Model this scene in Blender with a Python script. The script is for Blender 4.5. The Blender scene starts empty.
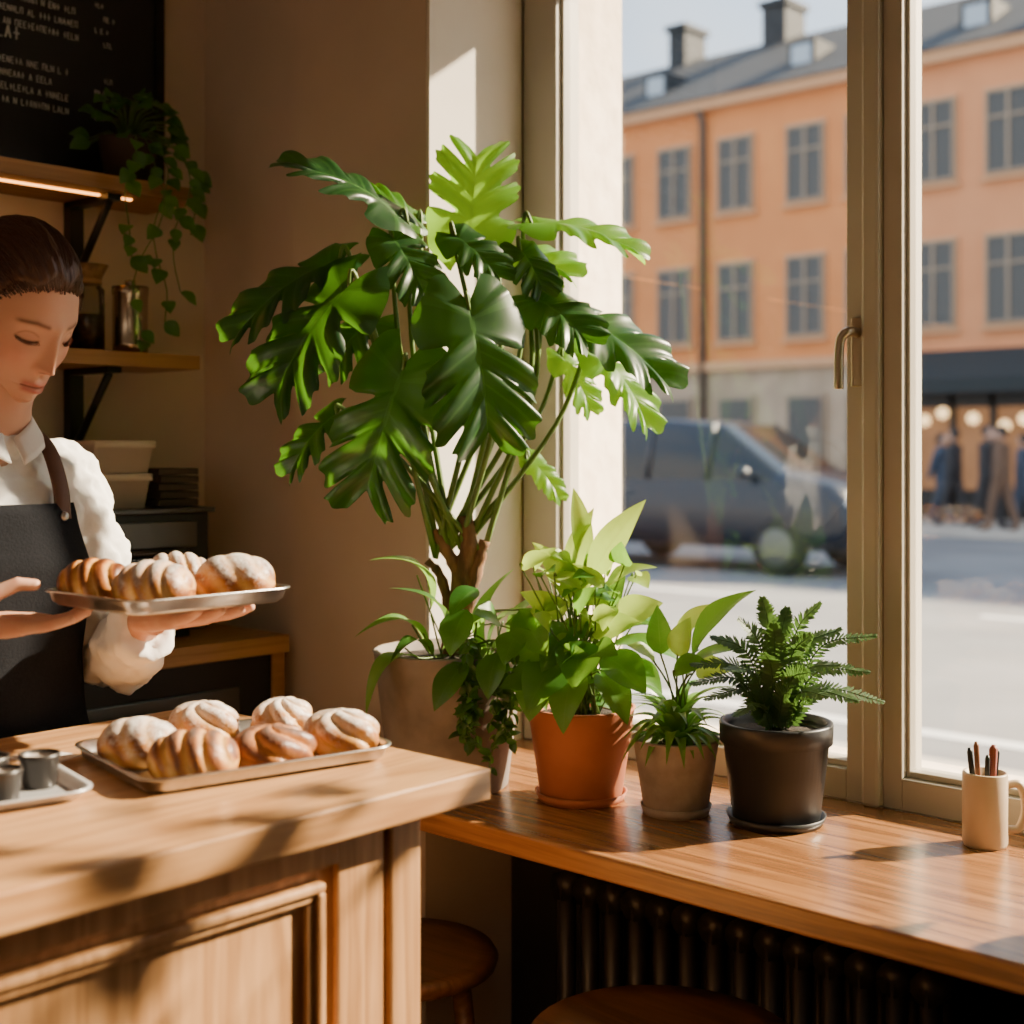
import bpy, math, random
from mathutils import Vector, Matrix, Euler
random.seed(7)
V=Vector
R=V((.7393,.6735,0)); F=V((-.6735,.7393,0)); Z=V((0,0,1))
SC=bpy.context.scene
COL=SC.collection
# ------------------------------------------------------------------ materials
def newmat(name):
    m=bpy.data.materials.new(name); m.use_nodes=True
    nt=m.node_tree; nt.nodes.clear()
    o=nt.nodes.new('ShaderNodeOutputMaterial')
    return m,nt,o
def N(nt,t,**k):
    n=nt.nodes.new(t)
    for a,b in k.items(): setattr(n,a,b)
    return n
def setin(n,**k):
    for a,b in k.items(): n.inputs[a.replace('_',' ')].default_value=b
def c4(c): return (c[0],c[1],c[2],1)
def mixc(nt,fac,a,b,mode='MIX'):
    n=N(nt,'ShaderNodeMix',data_type='RGBA',blend_type=mode)
    for i,v in ((0,fac),(6,a),(7,b)):
        if hasattr(v,'is_output'): nt.links.new(v,n.inputs[i])
        elif i==0: n.inputs[0].default_value=v
        else: n.inputs[i].default_value=c4(v)
    return n.outputs[2]
def mth(nt,op,a,b=None,c=None):
    n=N(nt,'ShaderNodeMath',operation=op)
    for i,v in enumerate((a,b,c)):
        if v is None: continue
        if hasattr(v,'is_output'): nt.links.new(v,n.inputs[i])
        else: n.inputs[i].default_value=v
    return n.outputs[0]
def mat(name,c,rough=.5,metal=0,c2=None,ns=8,stretch=(1,1,1),bump=0,spec=.5,detail=5,coat=0,emis=None,es=0,lo=.35,hi=.65):
    m,nt,o=newmat(name)
    p=N(nt,'ShaderNodeBsdfPrincipled')
    nt.links.new(p.outputs[0],o.inputs[0])
    p.inputs['Base Color'].default_value=c4(c); p.inputs['Roughness'].default_value=rough
    p.inputs['Metallic'].default_value=metal; p.inputs['Specular IOR Level'].default_value=spec
    p.inputs['Coat Weight'].default_value=coat
    if emis: p.inputs['Emission Color'].default_value=c4(emis); p.inputs['Emission Strength'].default_value=es
    if c2 or bump:
        tc=N(nt,'ShaderNodeTexCoord'); mp=N(nt,'ShaderNodeMapping'); mp.inputs['Scale'].default_value=stretch
        nt.links.new(tc.outputs['Object'],mp.inputs[0])
        nz=N(nt,'ShaderNodeTexNoise'); setin(nz,Scale=ns,Detail=detail)
        nt.links.new(mp.outputs[0],nz.inputs['Vector'])
        if c2:
            mr=N(nt,'ShaderNodeMapRange'); mr.inputs[1].default_value=lo; mr.inputs[2].default_value=hi
            nt.links.new(nz.outputs[0],mr.inputs[0])
            nt.links.new(mixc(nt,mr.outputs[0],c,c2),p.inputs['Base Color'])
        if bump:
            b=N(nt,'ShaderNodeBump'); setin(b,Strength=bump,Distance=.01)
            nt.links.new(nz.outputs[0],b.inputs['Height']); nt.links.new(b.outputs[0],p.inputs['Normal'])
    return m
def wood(name,c1,c2,axis='y',rough=.4,scale=1,coat=0):
    m,nt,o=newmat(name); p=N(nt,'ShaderNodeBsdfPrincipled'); nt.links.new(p.outputs[0],o.inputs[0])
    p.inputs['Roughness'].default_value=rough; p.inputs['Coat Weight'].default_value=coat
    p.inputs['Coat Roughness'].default_value=.25
    st={'x':(.06,1,1),'y':(1,.06,1),'z':(1,1,.06)}[axis]
    tc=N(nt,'ShaderNodeTexCoord'); mp=N(nt,'ShaderNodeMapping'); mp.inputs['Scale'].default_value=st
    nt.links.new(tc.outputs['Object'],mp.inputs[0])
    n1=N(nt,'ShaderNodeTexNoise'); setin(n1,Scale=14*scale,Detail=4,Distortion=1.2); nt.links.new(mp.outputs[0],n1.inputs['Vector'])
    n2=N(nt,'ShaderNodeTexNoise'); setin(n2,Scale=120*scale,Detail=3); nt.links.new(mp.outputs[0],n2.inputs['Vector'])
    rings=mth(nt,'PINGPONG',mth(nt,'MULTIPLY',n1.outputs[0],9),1)
    f=mth(nt,'ADD',mth(nt,'MULTIPLY',rings,.5),mth(nt,'MULTIPLY',n2.outputs[0],.6))
    mr=N(nt,'ShaderNodeMapRange'); mr.inputs[1].default_value=.25; mr.inputs[2].default_value=.85
    nt.links.new(f,mr.inputs[0])
    nt.links.new(mixc(nt,mr.outputs[0],c1,c2),p.inputs['Base Color'])
    b=N(nt,'ShaderNodeBump'); setin(b,Strength=.2,Distance=.002); nt.links.new(n2.outputs[0],b.inputs['Height']); nt.links.new(b.outputs[0],p.inputs['Normal'])
    return m
def leafmat(name,c1,c2,trans,vein,rough=.35,tw=.4,veins=7,vs=.5):
    m,nt,o=newmat(name)
    at=N(nt,'ShaderNodeAttribute',attribute_name='a'); sp=N(nt,'ShaderNodeSeparateXYZ'); nt.links.new(at.outputs['Vector'],sp.inputs[0])
    s=mth(nt,'ABSOLUTE',sp.outputs[0]); t=sp.outputs[1]; rn=sp.outputs[2]
    mid=mth(nt,'LESS_THAN',s,.045)
    lat=mth(nt,'PINGPONG',mth(nt,'SUBTRACT',mth(nt,'MULTIPLY',t,veins),mth(nt,'MULTIPLY',s,.9 if 'monst' not in name else 0.0)),.5)
    lat=mth(nt,'GREATER_THAN',lat,.462) if 'monst' in name else mth(nt,'LESS_THAN',lat,.045)
    vv=mth(nt,'MULTIPLY',mth(nt,'MAXIMUM',mid,mth(nt,'MULTIPLY',lat,.6)),vs)
    base=mixc(nt,rn,c1,c2); col=mixc(nt,vv,base,vein)
    p=N(nt,'ShaderNodeBsdfPrincipled'); p.inputs['Roughness'].default_value=rough
    nt.links.new(col,p.inputs['Base Color'])
    tr=N(nt,'ShaderNodeBsdfTranslucent'); nt.links.new(mixc(nt,vv,trans,tuple(x*.6 for x in trans)),tr.inputs[0])
    mx=N(nt,'ShaderNodeMixShader'); mx.inputs[0].default_value=tw
    nt.links.new(p.outputs[0],mx.inputs[1]); nt.links.new(tr.outputs[0],mx.inputs[2]); nt.links.new(mx.outputs[0],o.inputs[0])
    return m
def attrcol(name,rough=.5,sss=0,bump=0):
    m,nt,o=newmat(name); at=N(nt,'ShaderNodeAttribute',attribute_name='a')
    p=N(nt,'ShaderNodeBsdfPrincipled'); p.inputs['Roughness'].default_value=rough; p.inputs['Specular IOR Level'].default_value=.28
    nz=N(nt,'ShaderNodeTexNoise'); setin(nz,Scale=45,Detail=5); tc=N(nt,'ShaderNodeTexCoord'); nt.links.new(tc.outputs['Object'],nz.inputs['Vector'])
    nt.links.new(mixc(nt,mth(nt,'MULTIPLY',nz.outputs[0],.30),at.outputs['Vector'],(.55,.24,.165)),p.inputs['Base Color']); nt.links.new(p.outputs[0],o.inputs[0])
    n2=N(nt,'ShaderNodeTexNoise'); setin(n2,Scale=500,Detail=2); nt.links.new(tc.outputs['Object'],n2.inputs['Vector'])
    b=N(nt,'ShaderNodeBump'); setin(b,Strength=.2,Distance=.001); nt.links.new(n2.outputs[0],b.inputs['Height']); nt.links.new(b.outputs[0],p.inputs['Normal'])
    if sss:
        p.inputs['Subsurface Weight'].default_value=sss; p.inputs['Subsurface Scale'].default_value=.006
        p.inputs['Subsurface Radius'].default_value=(1,.35,.2)
    return m
def glassmat(name,tint=(1,1,1),refl=.35,rough=0.0):
    m,nt,o=newmat(name)
    t=N(nt,'ShaderNodeBsdfTransparent'); t.inputs[0].default_value=c4(tint)
    g=N(nt,'ShaderNodeBsdfGlossy'); g.inputs['Roughness'].default_value=rough
    fr=N(nt,'ShaderNodeFresnel'); fr.inputs[0].default_value=1.45
    mx=N(nt,'ShaderNodeMixShader'); nt.links.new(mth(nt,'MULTIPLY',fr.outputs[0],refl),mx.inputs[0])
    nt.links.new(t.outputs[0],mx.inputs[1]); nt.links.new(g.outputs[0],mx.inputs[2]); nt.links.new(mx.outputs[0],o.inputs[0])
    return m
# ------------------------------------------------------------------ builder
class B:
    def __init__(s): s.v=[];s.f=[];s.m=[];s.a=[];s.sm=[];s.mats=[];s.M=Matrix.Identity(4)
    def mi(s,m):
        if m not in s.mats: s.mats.append(m)
        return s.mats.index(m)
    def av(s,p,a=(0,0,0)):
        s.v.append(tuple(s.M@V(p))); s.a.append(tuple(a)); return len(s.v)-1
    def af(s,idx,m,sm=True): s.f.append(tuple(idx)); s.m.append(s.mi(m)); s.sm.append(sm)
    def box(s,x0,x1,y0,y1,z0,z1,m):
        i=[s.av((x,y,z)) for z in (z0,z1) for y in (y0,y1) for x in (x0,x1)]
        for q in ((0,2,3,1),(4,5,7,6),(0,1,5,4),(2,6,7,3),(0,4,6,2),(1,3,7,5)): s.af([i[k] for k in q],m,False)
    def obox(s,c,sx,sy,sz,m,rot=0,rx=0,ry=0):
        old=s.M; s.M=old@Matrix.Translation(c)@Euler((rx,ry,rot)).to_matrix().to_4x4()
        s.box(-sx/2,sx/2,-sy/2,sy/2,-sz/2,sz/2,m); s.M=old
    def lathe(s,prof,c,m,seg=40,sm=True,a=(0,0,0)):
        rings=[]
        for r,z in prof:
            if r<1e-6: rings.append([s.av((c[0],c[1],c[2]+z),a)])
            else: rings.append([s.av((c[0]+r*math.cos(2*math.pi*k/seg),c[1]+r*math.sin(2*math.pi*k/seg),c[2]+z),a) for k in range(seg)])
        for A,Bq in zip(rings,rings[1:]):
            for k in range(seg):
                k2=(k+1)%seg
                if len(A)==1 and len(Bq)==1: continue
                if len(A)==1: s.af((A[0],Bq[k2],Bq[k]),m,sm)
                elif len(Bq)==1: s.af((A[k],A[k2],Bq[0]),m,sm)
                else: s.af((A[k],A[k2],Bq[k2],Bq[k]),m,sm)
    def tube(s,pts,rad,m,seg=8,a=(0,0,0),flat=None,cap=True):
        pts=[V(p) for p in pts]; n=len(pts)
        if not isinstance(rad,(list,tuple)): rad=[rad]*n
        rad=list(rad)+[rad[-1]]*max(0,n-len(rad))
        t0=(pts[1]-pts[0]).normalized()
        up=V((0,0,1)) if abs(t0.z)<.9 else V((1,0,0))
        nn=(up-t0*up.dot(t0)).normalized(); rings=[]
        for i in range(n):
            t=(pts[min(i+1,n-1)]-pts[max(i-1,0)]).normalized()
            nn=(nn-t*nn.dot(t)).normalized(); bb=t.cross(nn)
            fl=flat if flat else 1
            rings.append([s.av(pts[i]+(nn*math.cos(2*math.pi*k/seg)*fl+bb*math.sin(2*math.pi*k/seg))*rad[i],a) for k in range(seg)])
        for A,Bq in zip(rings,rings[1:]):
            for k in range(seg):
                k2=(k+1)%seg; s.af((A[k],A[k2],Bq[k2],Bq[k]),m)
        if cap:
            s.af(rings[0][::-1],m); s.af(rings[-1],m)
    def grid(s,fn,nu,nv,m,wrapu=False,sm=True):
        g=[[None]*(nv+1) for _ in range(nu+1)]
        for i in range(nu+1):
            for j in range(nv+1):
                if wrapu and i==nu: g[i][j]=g[0][j]; continue
                r=fn(i/nu,j/nv)
                p,a=r if isinstance(r,tuple) and len(r)==2 else (r,(0,0,0))
                g[i][j]=s.av(p,a)
        for i in range(nu):
            for j in range(nv): s.af((g[i][j],g[i+1][j],g[i+1][j+1],g[i][j+1]),m,sm)
    def ell(s,c,rx,ry,rz,m,seg=20,rg=12,a=(0,0,0),rot=None):
        old=s.M; s.M=old@Matrix.Translation(c)@((rot.to_4x4()) if rot else Matrix.Identity(4))@Matrix.Diagonal((rx,ry,rz,1))
        s.lathe([(math.sin(math.pi*i/rg) if 0<i<rg else 0,-math.cos(math.pi*i/rg)) for i in range(rg+1)],(0,0,0),m,seg,a=a); s.M=old
    def rrloft(s,loops,m,c=(0,0,0),n=6,capb=True,capt=False):
        rs=[]
        for w,h,r,z in loops:
            ring=[]
            for q,(sx,sy) in enumerate(((1,1),(-1,1),(-1,-1),(1,-1))):
                for k in range(n+1):
                    an=math.pi/2*(q+k/n); ring.append(s.av((c[0]+sx*(w/2-r)+r*math.cos(an),c[1]+sy*(h/2-r)+r*math.sin(an),c[2]+z)))
            rs.append(ring)
        L=len(rs[0])
        for A,Bq in zip(rs,rs[1:]):
            for k in range(L): s.af((A[k],A[(k+1)%L],Bq[(k+1)%L],Bq[k]),m)
        if capb: s.af(rs[0][::-1],m,False)
        if capt: s.af(rs[-1],m,False)
    def leaf(s,Bp,T,w,n,bend,m,rnd=None,fold=.25,nt=9,pw=.8,e=.9):
        Bp=V(Bp);T=V(T);A=T-Bp;L=A.length
        if L<1e-5: return
        a=A/L; n=V(n); n=n-a*n.dot(a)
        if n.length<1e-3: n=V((.3,.2,1)); n=n-a*n.dot(a)
        n.normalize(); sd=a.cross(n); rnd=random.random() if rnd is None else rnd
        def fn(u,v):
            t=u; q=v*2-1
            wd=w*.5*max(0,math.sin(math.pi*min(1,t**pw)))**e
            if t<.001: wd=w*.02
            p=Bp+a*L*t+n*(bend*L*4*t*(1-t))-n*bend*L*t*t*.5
            return (p+sd*q*wd+n*(fold*abs(q)*wd+math.sin(t*9+rnd*6)*wd*.08*q),(q,t,rnd))
        s.grid(fn,nt,4,m)
    def monstera(s,Bp,T,w,n,bend,m,NL=4,cup=.10,depth=.55):
        Bp=V(Bp);T=V(T);A=T-Bp;L=A.length;a=A/L;n=V(n);n=(n-a*n.dot(a)).normalized();sd=a.cross(n)
        rnd=random.random(); NT=96
        for side in (1,-1):
            dep_=[random.uniform(.45,1) for _ in range(9)]; of_=random.uniform(-.08,.08)
            def fn(u,v):
                t=u;q=v
                o=(max(0,1-t))**.52*(.46+1.35*t)/.84
                tt=t*NL+of_; ph=tt%1; dd=min(ph,1-ph); ki=max(0,int(round(tt)))
                dep=depth*dep_[ki] if t>.12 else 0
                if t>.88: dep*=.3
                no=(1-dep*math.exp(-(dd/.095)**4))*(1-.06*(2*(.5-dd))**3)*(1+.035*math.sin(tt*6.28*2.5+rnd*9))
                k=min(1,t/.28); k=k*k*(3-2*k)
                th=math.radians(-60+k*90+max(0,t-.3)*42)
                r=q*w*.5*o*no
                p=Bp+a*L*.93*t+n*(bend*L*2.4*t*(1-t))-n*bend*L*t*t*.9
                p=p+(sd*side*math.cos(th)+a*math.sin(th))*r
                p=p+n*(cup*r-q*q*r*.24+.045*w*math.sin(ph*2*math.pi)*q*(1 if t>.1 else 0))
                return (p,(q*.99*side,(tt+.001)/NL,rnd))
            s.grid(fn,NT,6,m)
    def done(s,name,parent=None,bevel=0):
        me=bpy.data.meshes.new(name); me.from_pydata(s.v,[],s.f)
        for m in s.mats: me.materials.append(m)
        me.polygons.foreach_set('material_index',s.m); me.polygons.foreach_set('use_smooth',s.sm)
        at=me.attributes.new('a','FLOAT_VECTOR','POINT'); at.data.foreach_set('vector',[x for t in s.a for x in t])
        me.update(); o=bpy.data.objects.new(name,me); COL.objects.link(o)
        if parent: o.parent=parent
        if bevel:
            b=o.modifiers.new('bev','BEVEL'); b.width=bevel; b.segments=2; b.limit_method='ANGLE'; b.angle_limit=.6
        return o
def cr(pts,n=6):
    pts=[V(p) for p in pts]; out=[]
    P=[pts[0]*2-pts[1]]+pts+[pts[-1]*2-pts[-2]]
    for i in range(1,len(P)-2):
        p0,p1,p2,p3=P[i-1:i+3]
        for k in range(n):
            t=k/n; out.append(.5*((2*p1)+(p2-p0)*t+(2*p0-5*p1+4*p2-p3)*t*t+(3*p1-p0-3*p2+p3)*t**3))
    out.append(pts[-1]); return out
def rv(k=1): return V((random.uniform(-k,k),random.uniform(-k,k),random.uniform(-k,k)))
def sst(a,b,x):
    t=max(0,min(1,(x-a)/(b-a))); return t*t*(3-2*t)
def empty(name,loc=(0,0,0)):
    e=bpy.data.objects.new(name,None); COL.objects.link(e); e.empty_display_size=.1; return e
# ------------------------------------------------------------------ palette
wallM=mat('plaster_wall',(.68,.55,.435),.9,c2=(.61,.49,.385),ns=3,bump=.15)
wallL=mat('plaster_light',(.76,.71,.64),.9,c2=(.70,.65,.58),ns=4,bump=.1)
darkW=mat('charcoal_paint',(.02,.019,.018),.8,c2=(.03,.027,.025),ns=5)
ceilM=mat('ceiling_paint',(.50,.45,.40),.95)
floorM=wood('floor_wood',(.07,.045,.028),(.035,.022,.014),'y',.5)
stoneM=mat('stone_reveal',(.86,.74,.60),.9,c2=(.72,.60,.47),ns=18,bump=.5)
frameM=mat('window_paint',(.44,.40,.33),.45,c2=(.38,.35,.29),ns=3)
glassM=glassmat('window_glass',(.97,.98,.97),.7)
oakT=wood('oak_top',(.60,.33,.14),(.39,.19,.07),'y',.35,coat=.3)
oakV=wood('oak_panel',(.55,.30,.13),(.33,.16,.058),'z',.45)
sillW=wood('sill_wood',(.40,.185,.066),(.18,.074,.027),'x',.26,coat=.5)
shelfW=wood('shelf_wood',(.44,.225,.08),(.29,.135,.045),'y',.5)
blackM=mat('black_metal',(.015,.015,.015),.4,.3)
steelM=mat('tray_steel',(.58,.56,.55),.28,1,c2=(.45,.44,.43),ns=40)
terraM=mat('terracotta',(.48,.165,.075),.75,c2=(.39,.125,.055),ns=12,bump=.15)
concM=mat('concrete_pot',(.33,.285,.25),.85,c2=(.19,.16,.14),ns=14,bump=.3,lo=.3,hi=.7)
concL=mat('stone_pot',(.40,.34,.285),.85,c2=(.25,.205,.17),ns=25,bump=.3,lo=.3,hi=.7)
blkpot=mat('black_plastic',(.022,.024,.028),.4)
soilM=mat('soil',(.035,.022,.014),.95,c2=(.015,.01,.007),ns=60,bump=1)
barkM=mat('bark',(.28,.135,.06),.8,c2=(.10,.048,.022),ns=60,stretch=(1,1,.3),bump=.7)
stemM=mat('stem_green',(.13,.22,.04),.45,c2=(.09,.17,.03),ns=20)
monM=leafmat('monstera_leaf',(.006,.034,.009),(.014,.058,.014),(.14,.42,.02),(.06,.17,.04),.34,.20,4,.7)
monB=leafmat('monstera_leaf_sunlit',(.03,.13,.012),(.06,.19,.02),(.34,.70,.04),(.16,.36,.07),.36,.46,4,.6)  # sunlit copy of the monstera leaf, sun glow put into its colours
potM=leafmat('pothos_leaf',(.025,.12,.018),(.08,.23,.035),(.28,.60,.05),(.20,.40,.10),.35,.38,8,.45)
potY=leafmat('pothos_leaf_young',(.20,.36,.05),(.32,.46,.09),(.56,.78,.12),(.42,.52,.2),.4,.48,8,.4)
strapM=leafmat('strap_leaf',(.08,.24,.04),(.20,.40,.08),(.36,.66,.10),(.4,.58,.2),.35,.38,0,.3)
ivyM=leafmat('trailing_leaf',(.02,.08,.015),(.06,.16,.025),(.2,.42,.05),(.10,.22,.06),.4,.3,6,.3)
fernM=leafmat('fern_leaf',(.026,.070,.024),(.07,.13,.045),(.15,.32,.06),(.08,.16,.06),.5,.26,0,.2)
# ------------------------------------------------------------------ room shell
b=B(); b.box(-2.6,2.3,-2.6,2.22,-.06,0,floorM); b.done('floor')
b=B(); b.box(-2.6,2.3,-2.6,2.22,2.9,3.0,ceilM); b.done('ceiling')
b=B(); b.box(-2.6,-2.5,-2.6,1.74,0,2.9,wallM); b.done('wall_back')
b=B(); b.box(2.2,2.3,-2.6,1.93,0,2.9,wallM); b.done('wall_right')
b=B(); b.box(-2.5,2.2,-2.6,-2.5,0,2.9,wallM); b.done('wall_rear')
b=B()
b.box(-2.6,-1.76,1.74,2.22,0,2.9,wallM)
b.box(-2.14,-1.76,1.70,1.74,0,2.9,wallM)
b.box(-1.7601,-1.752,1.702,1.95,.86,2.45,wallL)
b.box(-1.76,2.3,1.93,2.22,0,.835,darkW)
b.box(-1.76,2.3,1.93,2.22,2.45,2.9,wallM)
b.box(.55,2.3,1.93,2.22,.835,2.45,wallM)
b.box(-1.76,-1.715,2.03,2.22,.835,2.45,stoneM)
b.box(-1.76,.55,2.03,2.26,.80,.87,stoneM)
b.done('wall_window')
b=B(); b.box(-1.76,1.6,1.46,1.955,.825,.86,sillW); b.done('window_sill',bevel=.004)
def window(name,x0,x1,wl,wr,handle=None):
    b=B(); y0,y1=1.955,2.025
    b.box(x0,x0+wl,y0,y1,.86,2.45,frameM); b.box(x1-wr,x1,y0,y1,.86,2.45,frameM)
    b.box(x0+wl,x1-wr,y0,y1,.86,.91,frameM); b.box(x0+wl,x1-wr,y0,y1,2.39,2.45,frameM)
    for (a0,a1,c0,c1) in ((x0+wl,x0+wl+.006,.91,2.39),(x1-wr-.006,x1-wr,.91,2.39)): b.box(a0,a1,1.97,2.01,c0,c1,frameM)
    b.box(x0+wl+.006,x1-wr-.006,1.97,2.01,.91,.92,frameM)
    b.box(x0+wl,x1-wr,1.988,1.992,.91,2.39,glassM)
    if handle:
        hx,hz=handle; hm=mat('handle_metal',(.40,.33,.24),.3,1)
        b.box(hx-.011,hx+.011,1.945,1.956,hz-.055,hz+.055,hm)
        b.tube(cr([(hx,1.95,hz+.03),(hx,1.915,hz+.03),(hx-.010,1.908,hz+.012),(hx-.012,1.908,hz-.060)],5),.008,hm,10)
    return b.done(name,bevel=.003)
window('window_1',-1.752,-1.026,.084,.032,(-1.034,1.575))
window('window_2',-.995,.55,.032,.05)
b=B(); b.box(-1.026,-.995,1.94,2.03,.86,2.45,frameM); b.done('trim_1',bevel=.006)
# ------------------------------------------------------------------ counter
b=B()
b.box(-1.609,-1.046,-1.0,1.114,1.024,1.06,oakT)
b.box(-1.58,-1.10,-.97,1.04,.08,1.024,oakV)
b.box(-1.10,-1.088,.999,1.044,.08,1.024,oakV)
b.box(-1.10,-1.090,.925,.990,.08,1.024,oakV)
for (p0,p1) in ((-.02,.905),(-.97,-.10)):
    for (o,x) in ((0,-1.084),(.010,-1.090)):
        y0,y1,z0,z1=p0+o,p1-o,.20+o,.972-o; w=.010
        b.box(-1.10,x,y0,y1,z1-w,z1,oakV); b.box(-1.10,x,y0,y1,z0,z0+w,oakV)
        b.box(-1.10,x,y0,y0+w,z0+w,z1-w,oakV); b.box(-1.10,x,y1-w,y1,z0+w,z1-w,oakV)
b.box(-1.10,-1.087,-.97,.925,.985,1.024,oakV)
b.box(-1.55,-1.13,-.9,1.0,0,.08,darkW)
b.done('service_counter',bevel=.003)
# ------------------------------------------------------------------ back bar
b=B()
b.box(-2.495,-2.10,-1.5,1.66,1.025,1.06,shelfW)
b.box(-2.495,-2.12,-1.5,1.63,.08,1.025,blackM)
b.box(-2.495,-2.115,1.63,1.66,0,1.025,shelfW)
gl=mat('fridge_glass',(.015,.016,.018),.08); alu=mat('fridge_trim',(.10,.10,.10),.35,.8)
for y0 in (-.6,.1,.85):
    b.box(-2.12,-2.112,y0,y0+.70,.25,.97,alu); b.box(-2.113,-2.108,y0+.05,y0+.65,.30,.90,gl)
    b.tube([(-2.09,y0+.1,.94),(-2.09,y0+.6,.94)],.008,alu)
b.box(-2.45,-2.15,-1.5,1.6,0,.08,blackM)
b.done('back_bar_cabinet',bevel=.003)
def shelf(name,z,y1,led=False):
    b=B(); b.box(-2.495,-2.30,-1.2,y1,z-.028,z,shelfW)
    for y in (.2,1.40):
        b.box(-2.495,-2.47,y,y+.03,z-.22,z-.028,blackM); b.box(-2.495,-2.33,y,y+.03,z-.04,z-.028,blackM)
        b.tube([(-2.48,y+.015,z-.19),(-2.35,y+.015,z-.04)],.008,blackM)
    if led:
        b.box(-2.365,-2.357,-1.2,y1-.12,z-.031,z-.028,mat('led_strip',(1,.6,.25),.5,emis=(1,.38,.08),es=7))
    return b.done(name)
shelf('floating_shelf',1.945,1.59,True); shelf('floating_shelf.001',1.61,1.59)
b=B(); cb=mat('chalkboard',(.012,.013,.014),.7,c2=(.02,.021,.022),ns=4); ch=mat('chalk',(.62,.61,.57),.9)
b.box(-2.495,-2.48,.30,1.60,2.0,2.75,cb)
for (a0,a1,c0,c1) in ((.28,1.62,1.985,2.0),(.28,1.62,2.75,2.77),(.28,.30,2.0,2.75),(1.60,1.62,2.0,2.75)): b.box(-2.495,-2.472,a0,a1,c0,c1,blackM)
random.seed(3)
def scribble(y,z,h,n,ymax=9):
    for k in range(n):
        w=h*.6
        if y+w>ymax: break
        kind=random.randint(0,5)
        segs={0:[(0,0,0,1),(0,1,1,1),(1,1,1,0)],1:[(0,0,0,1),(0,0,1,0)],2:[(0,.5,1,.5),(.5,0,.5,1)],3:[(0,0,1,0),(0,0,0,1),(0,1,1,1),(0,.5,.8,.5)],4:[(0,0,0,1),(0,1,1,0),(1,0,1,1)],5:[(0,0,.5,1),(.5,1,1,0),(.2,.4,.8,.4)]}[kind]
        for (x0,z0,x1,z1) in segs:
            b.tube([(-2.478,y+x0*w*.75,z+z0*h),(-2.478,y+x1*w*.75,z+z1*h)],h*.08,ch,4)
        y+=w*1.2+(w if random.random()<.18 else 0)
    return y
zz=2.70; k=0
while zz>2.09:
    big=(k%5==1); h=.024 if big else .012
    scribble(.40,zz,h,random.randint(14,20),.9)
    scribble(1.0,zz,h,40,1.43 if not big else random.uniform(1.28,1.40))
    if not big: scribble(1.48 if k%2 else 1.46,zz,h*.8,3)
    zz-=.048 if big else .026; k+=1
b.done('chalkboard_menu')
random.seed(11)
b=B(); mach=mat('machine_steel',(.10,.095,.09),.3,.8)
b.box(-2.46,-2.20,1.10,1.54,1.075,1.30,blackM); b.box(-2.2,-2.192,1.13,1.51,1.10,1.22,gl); b.box(-2.2,-2.192,1.13,1.51,1.235,1.285,mach)
for y in (1.18,1.25,1.32): b.tube([(-2.192,y,1.26),(-2.178,y,1.26)],.012,blackM,12)
b.tube([(-2.18,1.16,1.228),(-2.18,1.48,1.228)],.006,mach)
for y in (1.14,1.5):
    for x in (-2.42,-2.24): b.box(x-.015,x+.015,y-.015,y+.015,1.06,1.075,blackM)
b.box(-2.47,-2.19,1.09,1.55,1.30,1.31,mach)
b.done('countertop_oven',bevel=.003)
cart=mat('cream_carton',(.60,.50,.40),.8)
b=B()
for i,(w,h) in enumerate(((.115,.066),(.125,.062))):
    z=1.31+(0,.066)[i]
    b.M=Matrix.Translation((-2.30,1.375,z))@Matrix.Rotation(.06*i-.04,4,'Z')
    b.rrloft([(.12,w-.012,.004,0),(.135,w,.004,h-.014),(.145,w+.008,.004,h-.014),(.145,w+.008,.004,h-.001)],cart,n=2,capt=True)
b.done('takeaway_box_stack')
b=B(); bk=mat('dark_carton',(.05,.035,.025),.7)
for i in range(5): b.obox((-2.29,1.50,1.318+i*.015),.10,.09,.013,bk,rot=.06*(i%2))
b.done('notebook_stack',bevel=.001)
jar=glassmat('jar_glass',(.8,.78,.7),.9); can=mat('canister_metal',(.50,.42,.32),.25,1); beans=mat('coffee_beans',(.10,.045,.02),.6,c2=(.03,.015,.01),ns=90)
def jarobj(y,r,h,fill,name='storage_jar',x=-2.36):
    b=B(); b.lathe([(0,0),(r,0),(r,h*.85),(r*.8,h*.9),(r*.8,h*.93)],(x,y,1.61),jar,24)
    b.lathe([(0,.003),(r*.93,.003),(r*.93,h*fill),(0,h*fill)],(x,y,1.61),beans,20)
    b.lathe([(0,h*.93),(r*.86,h*.93),(r*.86,h),(0,h)],(x,y,1.61),shelfW,24); b.done(name)
jarobj(1.29,.036,.15,.7); jarobj(1.372,.034,.14,.5,'storage_jar.001')
b=B()
for y,r,h in ((1.455,.034,.13),):
    b.lathe([(0,0),(r,0),(r,h*.1),(r*1.03,h*.11),(r,h*.13),(r,h*.86),(r*1.04,h*.88),(r*1.04,h),(0,h*1.01)],(-2.34,y,1.61),can,28)
    b.lathe([(0,h+.002),(r*.3,h+.003),(r*.3,h+.012),(0,h+.014)],(-2.34,y,1.61),can,14)
b.done('metal_canister')
b=B(); bas=mat('wicker',(.34,.17,.06),.8,c2=(.18,.09,.03),ns=60,bump=.6)
b.lathe([(0,0),(.028,0),(.042,.026),(.037,.026),(.026,.006),(0,.006)],(-2.36,1.372,1.7505),bas,20)
b.done('wicker_bowl')
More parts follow.
